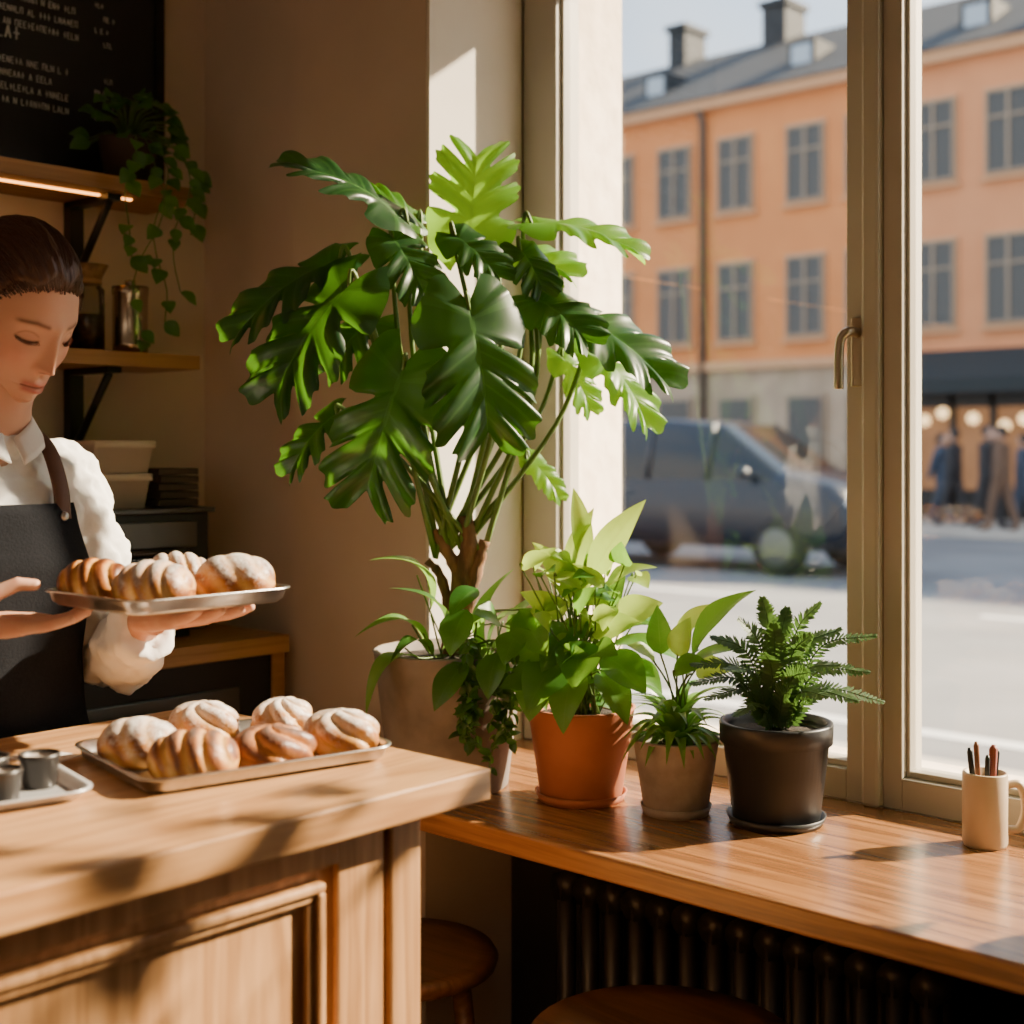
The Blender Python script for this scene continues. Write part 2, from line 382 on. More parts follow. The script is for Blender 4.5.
def trailing():
    b=B(); c=V((-2.39,1.48,1.945))
    b.lathe([(0,0),(.04,0),(.058,.09),(.060,.095),(.053,.095),(.05,.08),(0,.08)],c,mat('dark_clay',(.06,.035,.022),.7),28)
    top=c+V((0,0,.09)); dk=leafmat('shelf_pothos_leaf',(.03,.12,.022),(.09,.24,.04),(.2,.45,.06),(.1,.25,.08),.4,.3,6,.3)
    for i in range(46):
        d=V((random.uniform(-.5,1),random.uniform(-1,1),random.uniform(-.1,1))).normalized()
        p=top+V((d.x*.07+.01,d.y*.08,d.z*.10)); q=p+V((d.x*.04,d.y*.04,.01-random.random()*.03))
        if q.x<-2.48 : continue
        b.tube([top,(top+p)/2+V((0,0,.02)),p],.0012,stemM,4); b.leaf(p,q,.036,V((.5,-.3,.8))+rv(.4),.1,dk)
    for i in range(5):
        y0=1.47+[.0,.06,-.05,.09,.03][i]; L=[.36,.24,.18,.12,.30][i]
        x0=-2.27+random.uniform(-.01,.02); pts=[top,V((x0-.03,(y0+1.46)/2,2.03)),V((x0,y0,1.97))]
        n=int(L/.06)
        for k in range(1,n+1): pts.append(V((x0+.015*math.sin(k+i),y0+.02*math.sin(k*1.3+i*2)-.006*k,1.97-k*.06)))
        c2=cr(pts,3); b.tube(c2,.0014,stemM,4)
        for p in c2[4::1]:
            if random.random()<.3: continue
            d=V((random.uniform(.1,.8),random.uniform(-1,1),-.7)).normalized(); s=random.uniform(.028,.045)
            b.leaf(p,p+d*s,s*.75,V((1,-.5,.5))+rv(.3),.1,dk if random.random()<.5 else potM)
    b.done('hanging_pothos')
trailing()
# ------------------------------------------------------------------ trays, pastries
crustM,nt,o=newmat('pastry_crust')
at=N(nt,'ShaderNodeAttribute',attribute_name='a'); sp=N(nt,'ShaderNodeSeparateXYZ'); nt.links.new(at.outputs['Vector'],sp.inputs[0])
nz=N(nt,'ShaderNodeTexNoise'); setin(nz,Scale=90,Detail=4); tc=N(nt,'ShaderNodeTexCoord'); nt.links.new(tc.outputs['Object'],nz.inputs['Vector'])
nf=N(nt,'ShaderNodeTexNoise'); setin(nf,Scale=420,Detail=3); nt.links.new(tc.outputs['Object'],nf.inputs['Vector'])
rmp=N(nt,'ShaderNodeValToRGB'); e=rmp.color_ramp.elements; e[0].position=0; e[0].color=(.74,.42,.13,1); e[1].position=1; e[1].color=(.045,.012,.005,1)
e2=rmp.color_ramp.elements.new(.38); e2.color=(.48,.18,.035,1)
e3=rmp.color_ramp.elements.new(.70); e3.color=(.18,.05,.011,1)
nt.links.new(mth(nt,'ADD',sp.outputs[0],mth(nt,'MULTIPLY',mth(nt,'SUBTRACT',nz.outputs[0],.5),.5)),rmp.inputs[0])
mrs=N(nt,'ShaderNodeMapRange'); mrs.inputs[1].default_value=.82; mrs.inputs[2].default_value=1.12
nt.links.new(mth(nt,'ADD',mth(nt,'ADD',mth(nt,'MULTIPLY',sp.outputs[1],.60),mth(nt,'MULTIPLY',nz.outputs[0],.60)),mth(nt,'MULTIPLY',nf.outputs[0],.40)),mrs.inputs[0])
sug=mth(nt,'MULTIPLY',mth(nt,'MULTIPLY',sp.outputs[2],mrs.outputs[0]),.95)
p=N(nt,'ShaderNodeBsdfPrincipled'); nt.links.new(mixc(nt,sug,rmp.outputs[0],(.90,.86,.80)),p.inputs['Base Color']); p.inputs['Roughness'].default_value=.42
bm=N(nt,'ShaderNodeBump'); setin(bm,Strength=.6,Distance=.003); nt.links.new(nz.outputs[0],bm.inputs['Height']); nt.links.new(bm.outputs[0],p.inputs['Normal'])
nt.links.new(p.outputs[0],o.inputs[0])
def pastry(x,y,z,L,W,H,rot,kind,sugar,name,parent=None):
    b=B(); b.M=Matrix.Translation((x,y,z))@Matrix.Rotation(rot,4,'Z'); ph0=random.uniform(0,6)
    def lump(l,w,h,k,tw,dark=.0,am=.16):
        def fn(u,v):
            phi=2*math.pi*u; th=math.pi*v; q=math.cos(th)
            rr=math.sin(th)**.75 if 0<v<1 else 0
            rid=abs(math.sin(k*q*1.6+tw*math.sin(phi)+ph0)); rid2=rid**.6
            sc=rr*(1.02-am+am*rid2)
            zz=math.sin(phi)*sc*h/2
            zc=max(zz+h/2*.62,0)
            hgt=(zz/(h/2)+1)/2
            return (V((q*l/2,math.cos(phi)*sc*w/2*(1+.04*math.sin(5*q+ph0)),zc)),(dark+.90*rid**2.2*(.3+.7*hgt),hgt,sugar*(.55+.45*rid)))
        b.grid(fn,44,80,crustM,wrapu=True)
    if kind=='roll': lump(L,W,H*1.23,4.6,1.7,.08,.15)
    elif kind=='bun': lump(L,W,H*1.23,3.0,2.6,.08,.07)
    else:
        arms=6
        def fn(u,v):
            a_=2*math.pi*u; el=math.pi*(v-.5)
            ce=math.cos(el)**.8 if abs(el)<1.57 else 0; se=math.sin(el)
            rid=abs(math.sin(arms*a_*.5+2.6*el+ph0+.35*math.sin(2*a_))); rid2=rid**.5; amp=.22*min(1,ce*2.0)
            sc=1-amp+amp*rid2
            wob=1+.07*math.sin(2*a_+ph0)+.05*math.sin(5*a_+ph0*2)
            zc=max(se*sc*H*.62+H*.40,0)
            hgt=(se+1)/2
            d=.06 if kind=='knot' else .34
            return (V((math.cos(a_)*ce*sc*wob*L/2,math.sin(a_)*ce*sc*wob*W/2,zc)),(d+.60*rid**2*(.3+.7*hgt),hgt,sugar*(.45+.55*rid)))
        b.grid(fn,96,44,crustM)
    return b.done(name)
def tray(name,c,w,h,rot,m=steelM,hh=.016):
    b=B(); b.M=Matrix.Translation(c)@Matrix.Rotation(rot,4,'Z')
    b.rrloft([(w-.02,h-.02,.02,0),(w-.008,h-.008,.024,.005),(w-.002,h-.002,.026,hh-.001),(w+.008,h+.008,.03,hh+.0005),(w+.008,h+.008,.03,hh+.0025),(w-.004,h-.004,.026,hh+.002),(w-.012,h-.012,.024,.006),(w-.024,h-.024,.02,.0025)],m,capt=True)
    return b.done(name)
tray('serving_tray',(-1.30,.945,1.06),.235,.30,-.2)
def P(*a):
    nm='sweet_bun' if a[7] !='roll' else 'croissant'
    pastry(*a,nm)
zt=1.0635
P(-1.350,.851,zt,.092,.078,.052,.5,'bun',1)
P(-1.374,.955,zt,.088,.080,.052,1.0,'knot',.95)
P(-1.322,1.035,zt,.088,.080,.052,-.6,'knot',1)
P(-1.249,.855,zt,.098,.076,.052,.75,'roll',.1)
P(-1.226,.943,zt,.094,.084,.046,1.2,'dark',.1)
P(-1.220,1.040,zt,.094,.084,.050,.9,'knot',.95)
tray('serving_tray.001',(-1.41,.93,1.235),.205,.225,0)
zt=1.2385
P(-1.463,.862,zt,.088,.072,.052,.6,'roll',0)
P(-1.365,.880,zt,.095,.078,.054,.5,'roll',.6)
P(-1.458,.972,zt,.088,.072,.054,1.0,'roll',.85)
P(-1.352,.985,zt,.096,.076,.056,.9,'bun',.95)
whiteM=mat('white_enamel',(.60,.60,.62),.3,.4); cupM=mat('dark_cup',(.03,.027,.026),.35); cof=mat('glaze_inside',(.42,.37,.33),.4)
tray('small_tray',(-1.345,.655,1.06),.15,.20,-.2,whiteM,.01)
def cup(name,x,y,z,r,h,m,m2):
    b=B(); b.lathe([(0,0),(r*.8,0),(r*.86,.003),(r,h-.006),(r*1.05,h-.004),(r*1.05,h),(r*.95,h),(r*.92,h-.006),(r*.88,h*.8),(0,h*.8)],(x,y,z),m,30)
    b.lathe([(r*.9,h-.004),(r*.88,h*.8+.0008),(0,h*.8+.0008)],(x,y,z),m2,30); b.done(name)
cup('espresso_cup',-1.337,.722,1.0625,.0205,.036,cupM,cof); cup('espresso_cup.001',-1.362,.678,1.0625,.0205,.036,cupM,cof); cup('espresso_cup.002',-1.30,.66,1.0625,.0205,.036,cupM,cof)
b=B(); b.obox((-1.47,.80,1.0608),.07,.05,.0012,mat('paper',(.75,.72,.68),.8),rot=.3); b.done('paper_card')
# ------------------------------------------------------------------ pots
SZ=.86
def pot(b,x,y,r,rb,h,m,rim=0,saucer=True,z=SZ,seg=56):
    z0=z
    if saucer:
        b.lathe([(0,0),(rb*1.10,0),(rb*1.2,.014),(rb*1.15,.014),(rb*1.06,.004),(0,.004)],(x,y,z0),m,seg); z0+=.0045
    if rim: pr=[(0,0),(rb,0),(rb+.003,.003),(r*.94,h-rim),(r,h-rim),(r*1.01,h-.003),(r,h),(r*.92,h),(r*.90,h-.012),(r*.88,h-.02),(0,h-.02)]
    else: pr=[(0,0),(rb,0),(rb+.004,.004),(r-.002,h-.004),(r,h-.001),(r-.004,h),(r*.93,h),(r*.91,h-.02),(0,h-.02)]
    b.lathe(pr,(x,y,z0),m,seg); b.lathe([(r*.905,h-.018),(r*.5,h-.012),(0,h-.010)],(x,y,z0),soilM,30)
    return V((x,y,z0+h-.012))
b=B(); mx,my=-1.60,1.60; K=.001674; base=V((mx,my,SZ))
top=pot(b,mx,my,.128,.095,.228,concM,saucer=False)
def m_(x,y,f=0): return base+R*((x-450)*K)+F*f+Z*((784-y)*K)
cane=[([(462,610),(468,570),(474,545),(470,515)],.018,.013),([(470,605),(462,570),(450,548),(438,530)],.014,.008),([(472,600),(482,565),(490,540)],.015,.008),([(455,610),(445,575),(432,560)],.010,.006)]
for pts,r0,r1 in cane:
    cc=cr([m_(x-4,y) for x,y in pts],5); b.tube([top+V((0,0,-.02))+(cc[0]-top)*.3]+cc,[r0*1.1]+[r0+(r1-r0)*i/len(cc)+.0015*math.sin(i*2.1) for i in range(len(cc))],barkM,10)
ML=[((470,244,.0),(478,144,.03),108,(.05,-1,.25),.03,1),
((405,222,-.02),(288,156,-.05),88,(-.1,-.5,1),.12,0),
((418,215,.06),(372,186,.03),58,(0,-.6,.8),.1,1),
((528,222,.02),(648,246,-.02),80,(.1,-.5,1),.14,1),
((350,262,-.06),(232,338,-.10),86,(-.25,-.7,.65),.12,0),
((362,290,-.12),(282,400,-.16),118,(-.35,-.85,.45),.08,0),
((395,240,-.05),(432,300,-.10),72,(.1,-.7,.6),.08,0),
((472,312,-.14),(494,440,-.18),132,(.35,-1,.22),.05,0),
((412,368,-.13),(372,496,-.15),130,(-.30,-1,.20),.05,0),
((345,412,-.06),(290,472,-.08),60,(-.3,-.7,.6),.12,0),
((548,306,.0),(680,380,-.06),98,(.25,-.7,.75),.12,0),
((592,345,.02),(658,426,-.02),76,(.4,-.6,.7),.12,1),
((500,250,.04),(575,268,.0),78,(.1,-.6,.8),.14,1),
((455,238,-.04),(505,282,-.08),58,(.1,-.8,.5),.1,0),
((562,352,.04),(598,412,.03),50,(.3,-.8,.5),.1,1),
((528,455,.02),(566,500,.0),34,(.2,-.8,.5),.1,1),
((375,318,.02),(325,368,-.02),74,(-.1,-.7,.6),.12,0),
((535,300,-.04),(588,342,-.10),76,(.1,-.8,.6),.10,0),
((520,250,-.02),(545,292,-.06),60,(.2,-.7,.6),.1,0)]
for bp,tp,w,nn,bend,sunlit in ML:  # last field picks the leaf material with sunlight in its colour
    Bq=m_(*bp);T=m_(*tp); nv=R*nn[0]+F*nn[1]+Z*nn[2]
    b.monstera(Bq,T,w*K*1.12,nv,bend,monB if sunlit else monM,NL=4,depth=.66 if w>45 else .2)
    st=m_(random.choice((436,450,462,474,484)),random.uniform(530,560))
    mid=st.lerp(Bq,.5)+Z*.04+(R*(.05 if bp[0]>450 else -.02))
    path=cr([st,mid,Bq+Z*.004+(Bq-T)*.03,Bq.lerp(T,.05)],6); L=len(path)
    b.tube(path,[.0055-.0028*i/L for i in range(L)],stemM,7)
for (x0,y0,f0,x1,y1,f1,w) in [(440,640,-.05,368,616,-.12,17),(430,645,-.05,372,690,-.14,16),(440,600,-.03,382,548,-.08,20),(452,640,-.06,405,575,-.1,16),(500,640,-.06,540,600,-.1,18),(505,650,-.05,505,565,-.05,15),(490,650,-.08,530,640,-.14,18),(445,640,-.08,400,640,-.15,16),(520,640,-.02,560,590,-.0,16),(480,640,-.08,500,600,-.1,18)]:
    p0=m_(x0-8,y0+8,f0);p1=m_(x1,y1,f1); md=(p0+p1)/2+Z*.05
    b.tube(cr([top+(p0-top)*.3,p0,p0.lerp(md,.5)+Z*.01],4),.0016,stemM,5)
    b.leaf(p0,p1,w*K*1.4,V((0,-.3,1)),.28,strapM if random.random()<.6 else ivyM,fold=.3,nt=14)
for i in range(10):
    x0=random.uniform(465,540); an=m_(x0-6,642,-.10-random.random()*.03); L=random.uniform(.09,.19)
    pts=[top,an+Z*.02]+[an+V((.014*math.sin(k+i),.014*math.cos(k*1.7+i),0))-F*.012*k*.3-Z*(L*k/5) for k in range(1,6)]
    cc=cr(pts,4); b.tube(cc,.0012,stemM,4)
    for p in cc[5:]:
        for _ in range(2):
            d=(rv(1)+V((0,0,-.4))).normalized(); s=random.uniform(.014,.026); b.leaf(p,p+d*s,s*.55,rv(.5)+V((.3,-.5,.6)),.1,ivyM if random.random()<.7 else potM,nt=5)
for (x0,y0,x1,y1,w) in [(470,600,455,640,34),(500,610,478,600,28),(520,620,505,648,30),(470,650,440,690,30),(520,600,545,640,36),(545,650,528,700,42),(480,580,455,602,26),(500,640,490,680,30)]:
    p0=m_(x0,y0,-.13);p1=m_(x1,y1,-.17); b.tube(cr([top,(top+p0)/2+Z*.03,p0],5),.0015,stemM,5); b.leaf(p0,p1,w*K,V((.3,-.8,.5)),.1,potM)
b.done('potted_monstera')
def bushy(b,top,k,tab,mats,r=.0018):
    for (x0,y0,f0,x1,y1,f1,w,mi) in tab:
        p0=top+R*(x0*k)+F*f0+Z*(y0*k); p1=top+R*(x1*k)+F*f1+Z*(y1*k)
        s=top+R*(random.uniform(-18,18)*k)+F*random.uniform(-.02,.02)
        b.tube(cr([s,s.lerp(p0,.55)+Z*.015,p0,p0.lerp(p1,.1)],5),r,stemM,5)
        nv=(V((.25,-.55,.75))+rv(.35)); b.leaf(p0,p1,w*k,nv,.09+random.random()*.06,mats[mi],nt=12)
b=B(); px,py=-1.381,1.681; k=.00161
top=pot(b,px,py,.088,.062,.145,terraM,rim=.0,saucer=True)
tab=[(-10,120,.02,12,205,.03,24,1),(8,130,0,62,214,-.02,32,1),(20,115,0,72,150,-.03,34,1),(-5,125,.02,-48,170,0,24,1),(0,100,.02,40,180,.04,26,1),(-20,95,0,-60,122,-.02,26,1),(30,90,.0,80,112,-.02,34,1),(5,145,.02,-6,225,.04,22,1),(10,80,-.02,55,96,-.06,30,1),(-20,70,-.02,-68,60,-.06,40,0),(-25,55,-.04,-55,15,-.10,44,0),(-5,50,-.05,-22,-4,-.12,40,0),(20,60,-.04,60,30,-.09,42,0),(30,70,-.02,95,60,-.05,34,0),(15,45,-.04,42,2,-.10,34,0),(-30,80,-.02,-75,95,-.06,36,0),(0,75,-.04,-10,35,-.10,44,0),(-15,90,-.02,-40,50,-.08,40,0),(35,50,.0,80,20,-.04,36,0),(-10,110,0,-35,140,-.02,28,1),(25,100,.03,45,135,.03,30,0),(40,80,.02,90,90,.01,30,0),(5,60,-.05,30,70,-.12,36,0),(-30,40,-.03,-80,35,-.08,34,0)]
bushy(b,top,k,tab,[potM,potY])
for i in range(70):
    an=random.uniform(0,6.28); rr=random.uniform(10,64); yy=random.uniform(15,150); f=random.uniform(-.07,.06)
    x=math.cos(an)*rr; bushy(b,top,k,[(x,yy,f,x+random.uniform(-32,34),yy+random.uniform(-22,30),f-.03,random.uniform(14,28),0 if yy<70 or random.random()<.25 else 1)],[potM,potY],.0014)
b.done('potted_pothos')
b=B(); px,py=-1.219,1.7145; k=.00155
top=pot(b,px,py,.068,.046,.112,concL,saucer=True)
for i in range(60):
    an=2*math.pi*i/30+random.uniform(-.2,.2); L=random.uniform(.09,.155); up=random.uniform(-.01,.10)
    d=V((math.cos(an),math.sin(an),0)); p1=top+d*L*.75+Z*up
    if p1.y>1.93: continue
    b.leaf(top+d*.012,p1,.019,V((0,0,1))-d*.3,.30,strapM,fold=.35,nt=14,pw=.6)
tab=[(15,90,-.02,72,160,-.04,30,0),(10,70,-.02,60,105,-.06,30,0),(-15,90,.0,-20,140,-.02,26,0),(0,90,-.02,10,130,-.04,26,1),(20,75,0,50,80,-.05,26,1),(5,100,.02,35,140,.02,26,1),(-20,80,.01,-48,100,0,26,1),(-5,75,-.03,25,90,-.07,26,0)]
bushy(b,top,k,tab,[potM,potY],.0016)
b.done('potted_spider_plant')
b=B(); px,py=-1.075,1.77; k=.00151
top=pot(b,px,py,.084,.062,.148,blkpot,rim=.03,saucer=True)
tips=[(-88,66,-.02),(-78,36,-.06),(-66,92,.0),(-40,112,-.02),(-14,132,0),(14,120,.02),(42,128,-.02),(66,100,.0),(98,95,-.02),(104,30,-.03),(72,36,-.07),(-52,24,-.09),(20,66,-.09),(-22,84,-.08),(52,72,-.08),(-90,48,-.03),(86,62,-.05),(0,48,-.11),(30,98,-.04),(-58,66,-.06),(5,90,.05),(38,44,-.10),(-5,108,-.02)]
for (x,y,f) in tips:
    T=top+R*(x*k)+F*f+Z*(y*k)
    s=top+R*(x*k*.08)+F*f*.1-Z*.005; md=top+R*(x*k*.42)+F*f*.45+Z*(y*k*.62+.012+.0002*abs(x)); T2=T
    pts=cr([s,md,T2],16); b.tube(pts,[.0016*(1-.7*i/len(pts)) for i in range(len(pts))],fernM,5,a=(0,.5,.3))
    upv=V((.1,-.6,.9)) if abs(x)>30 else V((.3,-.9,.3))
    for i in range(3,len(pts)-1):
        tt=i/len(pts); dr=(pts[i+1]-pts[i-1]).normalized(); sdv=dr.cross(upv).normalized(); ll=.022*math.sin(math.pi*min(1,.15+tt*.85))**.7
        rnd=random.random()
        for sg in (1,-1):
            d=(sdv*sg+dr*.6+rv(.15)-Z*.1).normalized()*ll; p=pts[i]; w=dr*.0036
            q=[b.av(p-w*.6,(0,.2,rnd)),b.av(p+w*.6,(0,.2,rnd)),b.av(p+d*.55+w*.9,(0,.5,rnd)),b.av(p+d,(0,.9,rnd)),b.av(p+d*.55-w*.7,(0,.5,rnd))]
            b.af(q,fernM)
b.done('potted_fern')
random.seed(31)
b=B(); px,py=-.38,1.74  # unseen plant added beyond the frame to throw leaf shadows on counter and sill
top=pot(b,px,py,.10,.075,.17,concM,saucer=True)
b.tube(cr([top-Z*.02,top+V((.01,0,.25)),top+V((-.01,.01,.55)),top+V((.0,0,.85))],6),[.012,.012,.011,.010,.010,.009,.008,.007,.006,.005,.004],barkM,8)
for i in range(110):
    d=V((random.uniform(-1,1),random.uniform(-1,1),random.uniform(-1,1)))
    if d.length>1: d.normalize()
    low=i>=68
    p=V((px+d.x*.26,py+d.y*.14,1.50+d.z*.40)) if not low else V((-.49+d.x*.12,1.76+d.y*.15,1.16+d.z*.14))  # low clump added to shade the front of the sill
    if p.y>1.88: continue
    o2=V((d.x,d.y,random.uniform(-.6,.4))).normalized()*random.uniform(.08,.12); q=p+o2
    if q.y>1.93 or q.x<-.615: continue
    b.tube([V((px,py,max(1.08,p.z-.06))),p],.0018,stemM,4); b.leaf(p,q,.055,V((.3,-.3,.9))+rv(.5),.1,potM,nt=7)
b.done('shading_ficus')
mugM=mat('cream_mug',(.58,.45,.32),.4,c2=(.52,.40,.28),ns=6)
b=B(); c=(-.793,1.866,.86); r=.031;h=.104
b.lathe([(0,0),(r*.93,0),(r,.006),(r,h-.002),(r-.001,h),(r-.004,h),(r-.005,.008),(0,.008)],c,mugM,40)
hp=[V(c)+R*(r-.002)+Z*.085,V(c)+R*(r+.018)+Z*.085,V(c)+R*(r+.026)+Z*.055,V(c)+R*(r+.018)+Z*.025,V(c)+R*(r-.002)+Z*.022]
b.tube(cr(hp,6),.006,mugM,10)
for (x,f,h2,m,rr) in ((-.018,0,.138,blackM,.004),(-.008,.008,.145,mat('pen_brown',(.25,.10,.05),.5),.004),(.010,0,.142,mat('pen_red',(.30,.08,.06),.5),.006),(.016,.006,.135,blackM,.004),(.0,-.010,.13,blackM,.0035)):
    b.tube([V(c)+R*x*.5+F*f*.5+Z*.01,V(c)+R*x*1.2+F*f+Z*h2*.96,V(c)+R*x*1.25+F*f+Z*h2],[rr,rr,rr*.5],m,10)
b.done('pen_mug')
b=B(); radM=mat('radiator_paint',(.018,.016,.015),.45)
nx=14
for i in range(nx):
    x=-1.44+i*.049
    for y in (1.715,1.775,1.835):
        b.tube([(x,y,.14),(x,y,.70)],.016,radM,8)
    b.tube([(x,1.70,.70),(x,1.85,.70)],.024,radM,10); b.tube([(x,1.70,.14),(x,1.85,.14)],.024,radM,10)
for i in (0,nx-1): b.box(-1.44+i*.049-.012,-1.44+i*.049+.012,1.72,1.83,0,.14,radM)
b.tube([(-.80,1.78,.14),(-.72,1.78,.14),(-.72,1.78,0)],.012,radM,8)
b.done('radiator')
seatM=wood('stool_wood',(.16,.075,.036),(.08,.034,.016),'x',.35,coat=.3)
def stool(name,x,y,h,k=1):
    b=B(); b.lathe([(0,-.03),(.13*k,-.03),(.148*k,-.022),(.152*k,-.01),(.146*k,0),(.12*k,-.003),(0,-.008)],(x,y,h),seatM,48)
    for i in range(4):
        an=math.pi/4+i*math.pi/2; d=V((math.cos(an),math.sin(an),0)); b.tube([V((x,y,h-.025))+d*.09,V((x,y,.0))+d*.16],[.016,.012],seatM,10)
    for i in range(4):
        a0=math.pi/4+i*math.pi/2; a1=a0+math.pi/2; q=.137
        b.tube([V((x+math.cos(a0)*q,y+math.sin(a0)*q,.22)),V((x+math.cos(a1)*q,y+math.sin(a1)*q,.22))],.009,seatM,8)
    b.done(name)
stool('wooden_stool',-1.528,1.421-.0,.65); stool('wooden_stool.001',-.990,1.365,.69,1.15)
def fill_pendant(name,x,y,z,e):  # lamps added out of view as fill for the interior
    b=B(); b.lathe([(.02,.16),(.03,.15),(.14,0),(.136,0),(.027,.145)],(x,y,z),blackM,32); b.tube([(x,y,z+.15),(x,y,2.9)],.004,blackM,6)
    b.ell((x,y,z+.06),.03,.03,.035,mat('fill_bulb_glow',(1,.8,.6),.5,emis=(1,.75,.5),es=8),16,10)
    o=b.done(name); l=bpy.data.lights.new(name+'_light','POINT'); l.energy=e; l.color=(1,.80,.60); l.shadow_soft_size=.12
    lo=bpy.data.objects.new('fill_bulb_light',l); lo.location=(x,y,z-.02); COL.objects.link(lo); lo.parent=o
fill_pendant('fill_pendant_lamp',.5,-.6,2.2,7); fill_pendant('fill_pendant_lamp.001',-.8,-1.2,2.2,7); fill_pendant('fill_pendant_lamp.002',-1.2,-1.9,2.3,5)
# ------------------------------------------------------------------ woman
woman=empty('barista_woman')
SK=V((.66,.38,.265))
faceM=attrcol('face_skin',.55,.18); hairM,nt,o=newmat('brown_hair')
at=N(nt,'ShaderNodeAttribute',attribute_name='a'); nz=N(nt,'ShaderNodeTexNoise'); setin(nz,Scale=1.0,Detail=3); nt.links.new(at.outputs['Vector'],nz.inputs['Vector'])
p=N(nt,'ShaderNodeBsdfPrincipled'); nt.links.new(mixc(nt,nz.outputs[0],(.014,.0055,.003),(.13,.052,.023)),p.inputs['Base Color']); p.inputs['Roughness'].default_value=.42; p.inputs['Specular IOR Level'].default_value=.4; nt.links.new(p.outputs[0],o.inputs[0])
bm=N(nt,'ShaderNodeBump'); setin(bm,Strength=.6,Distance=.004); nt.links.new(nz.outputs[0],bm.inputs['Height']); nt.links.new(bm.outputs[0],p.inputs['Normal'])
shirtM=mat('white_shirt',(.84,.83,.81),.85,bump=.3,ns=30); apronM=mat('apron_cloth',(.013,.014,.018),.95,c2=(.009,.010,.013),ns=300,bump=.15,spec=.12)
strapL=mat('leather_strap',(.10,.04,.02),.55); trouM=mat('trousers',(.02,.02,.025),.8)
HC=V((-1.690,.872,1.608))
yaw=math.radians(-90+13); pitch=math.radians(-31)
HM=Matrix.Translation(HC)@Matrix.Rotation(yaw,4,'Z')@Matrix.Rotation(pitch,4,'X')@Matrix.Rotation(math.radians(3),4,'Y')
def g(x,w): return math.exp(-(x/w)**2)
def headpt(s,v):
    an=math.pi*(.45*s+.55*s**3); th=math.pi*v
    x=.073*math.sin(th)*math.sin(an); y=.096*math.sin(th)*math.cos(an); z=.115*math.cos(th)
    return x,y,z
def shape(x,y,z):
    k=max(0,-z/.115)
    fr=sst(0,.04,y)
    x2=x*(1-.06*k*k)*(1+.07*g(z+.060,.03))
    if y<0 and z<-.01: y=y*(1-.42*min(1,(-z-.01)/.09))
    y2=y; ax=abs(x2)
    d=0
    d+=.030*g(z+.098,.026)*g(x2,.032)
    d+=.010*g(z+.066,.022)*g(x2,.028)
    d+=.004*g(z-.020,.009)*g(ax-.026,.022)
    d-=.013*g(z-.000,.013)*g(ax-.031,.015)
    d+=.0085*g(z+.001,.0095)*g(ax-.031,.0125)
    d+=.004*g(z+.030,.02)*g(ax-.042,.018)
    t=(.014-z)/(.052)
    if t>0:
        if t<1: hgt=.004+.017*t**1.3; wd=.0058+.0036*t
        else: hgt=.021*math.exp(-((t-1)/.13)**2); wd=.0094
        d+=hgt*g(x2,wd)
    else: d+=.004*math.exp(-(t/.25)**2)*g(x2,.007)
    d+=.005*g(ax-.0105,.0048)*g(z+.037,.0055)
    d-=.002*g(x2,.003)*g(z+.052,.005)
    lw=.022
    d+=.0046*g(z+.0625,.0042)*g(x2,lw*.8)
    d+=.0054*g(z+.0725,.0048)*g(x2,lw*.7)
    d-=.0030*g(z+.0672,.0018)*g(x2,lw)
    d-=.003*g(z+.082,.005)*g(x2,.018)
    y2+=d*fr
    return x2,y2,z
hb=B(); hb.M=HM
def headfn(u,v):
    x,y,z=headpt(u*2-1,v); X,Y,Zq=shape(x,y,z)
    c=SK.copy(); fr=sst(.0,.04,y); ax=abs(X)
    c=c.lerp(V((.66,.25,.18)),.45*g(z+.028,.02)*g(ax-.042,.02)*fr)
    c=c.lerp(V((.64,.27,.19)),.30*g(z+.038,.012)*g(ax,.014)*fr)
    lip=fr*(g(z+.0630,.0038)*(1 if ax<.018 else g(ax-.018,.003))+g(z+.0722,.0044)*(1 if ax<.016 else g(ax-.016,.003)))
    c=c.lerp(V((.50,.16,.135)),min(1,lip*.9))
    c=c.lerp(V((.18,.045,.035)),min(1,1.2*g(z+.0672,.0012)*fr*(1 if ax<.020 else 0)))
    br=g(z-(.0225-.18*abs(ax-.030)),.0028)*sst(.010,.016,ax)*(1-sst(.044,.052,ax))*fr
    c=c.lerp(V((.09,.042,.024)),min(1,br)*.9)
    zl=-.0060+ .22*abs(ax-.031)*abs(ax-.031)/.012
    eo=sst(.019,.024,ax)*(1-sst(.039,.044,ax))*fr
    c=c.lerp(V((.50,.45,.41)),min(1,g(z-(zl-.0022),.0014)*1.1)*eo)
    c=c.lerp(V((.05,.028,.018)),min(1,g(z-(zl-.0022),.0018)*g(ax-.031,.0048)*1.4)*eo)
    la=g(z-zl,.0018)*sst(.017,.021,ax)*(1-sst(.043,.047,ax))*fr
    c=c.lerp(V((.02,.010,.008)),min(1,la*1.3))
    cre=g(z-(.0075-.5*abs(ax-.031)**2/.012),.0012)*sst(.018,.022,ax)*(1-sst(.042,.046,ax))*fr
    c=c.lerp(V((.32,.14,.09)),cre*.7)
    nos=g(z+.0425,.0020)*g(ax-.0060,.0026)*fr
    c=c.lerp(V((.18,.06,.04)),min(1,nos))
    return (V((X,Y,Zq)),tuple(c))
hb.grid(headfn,220,210,faceM)
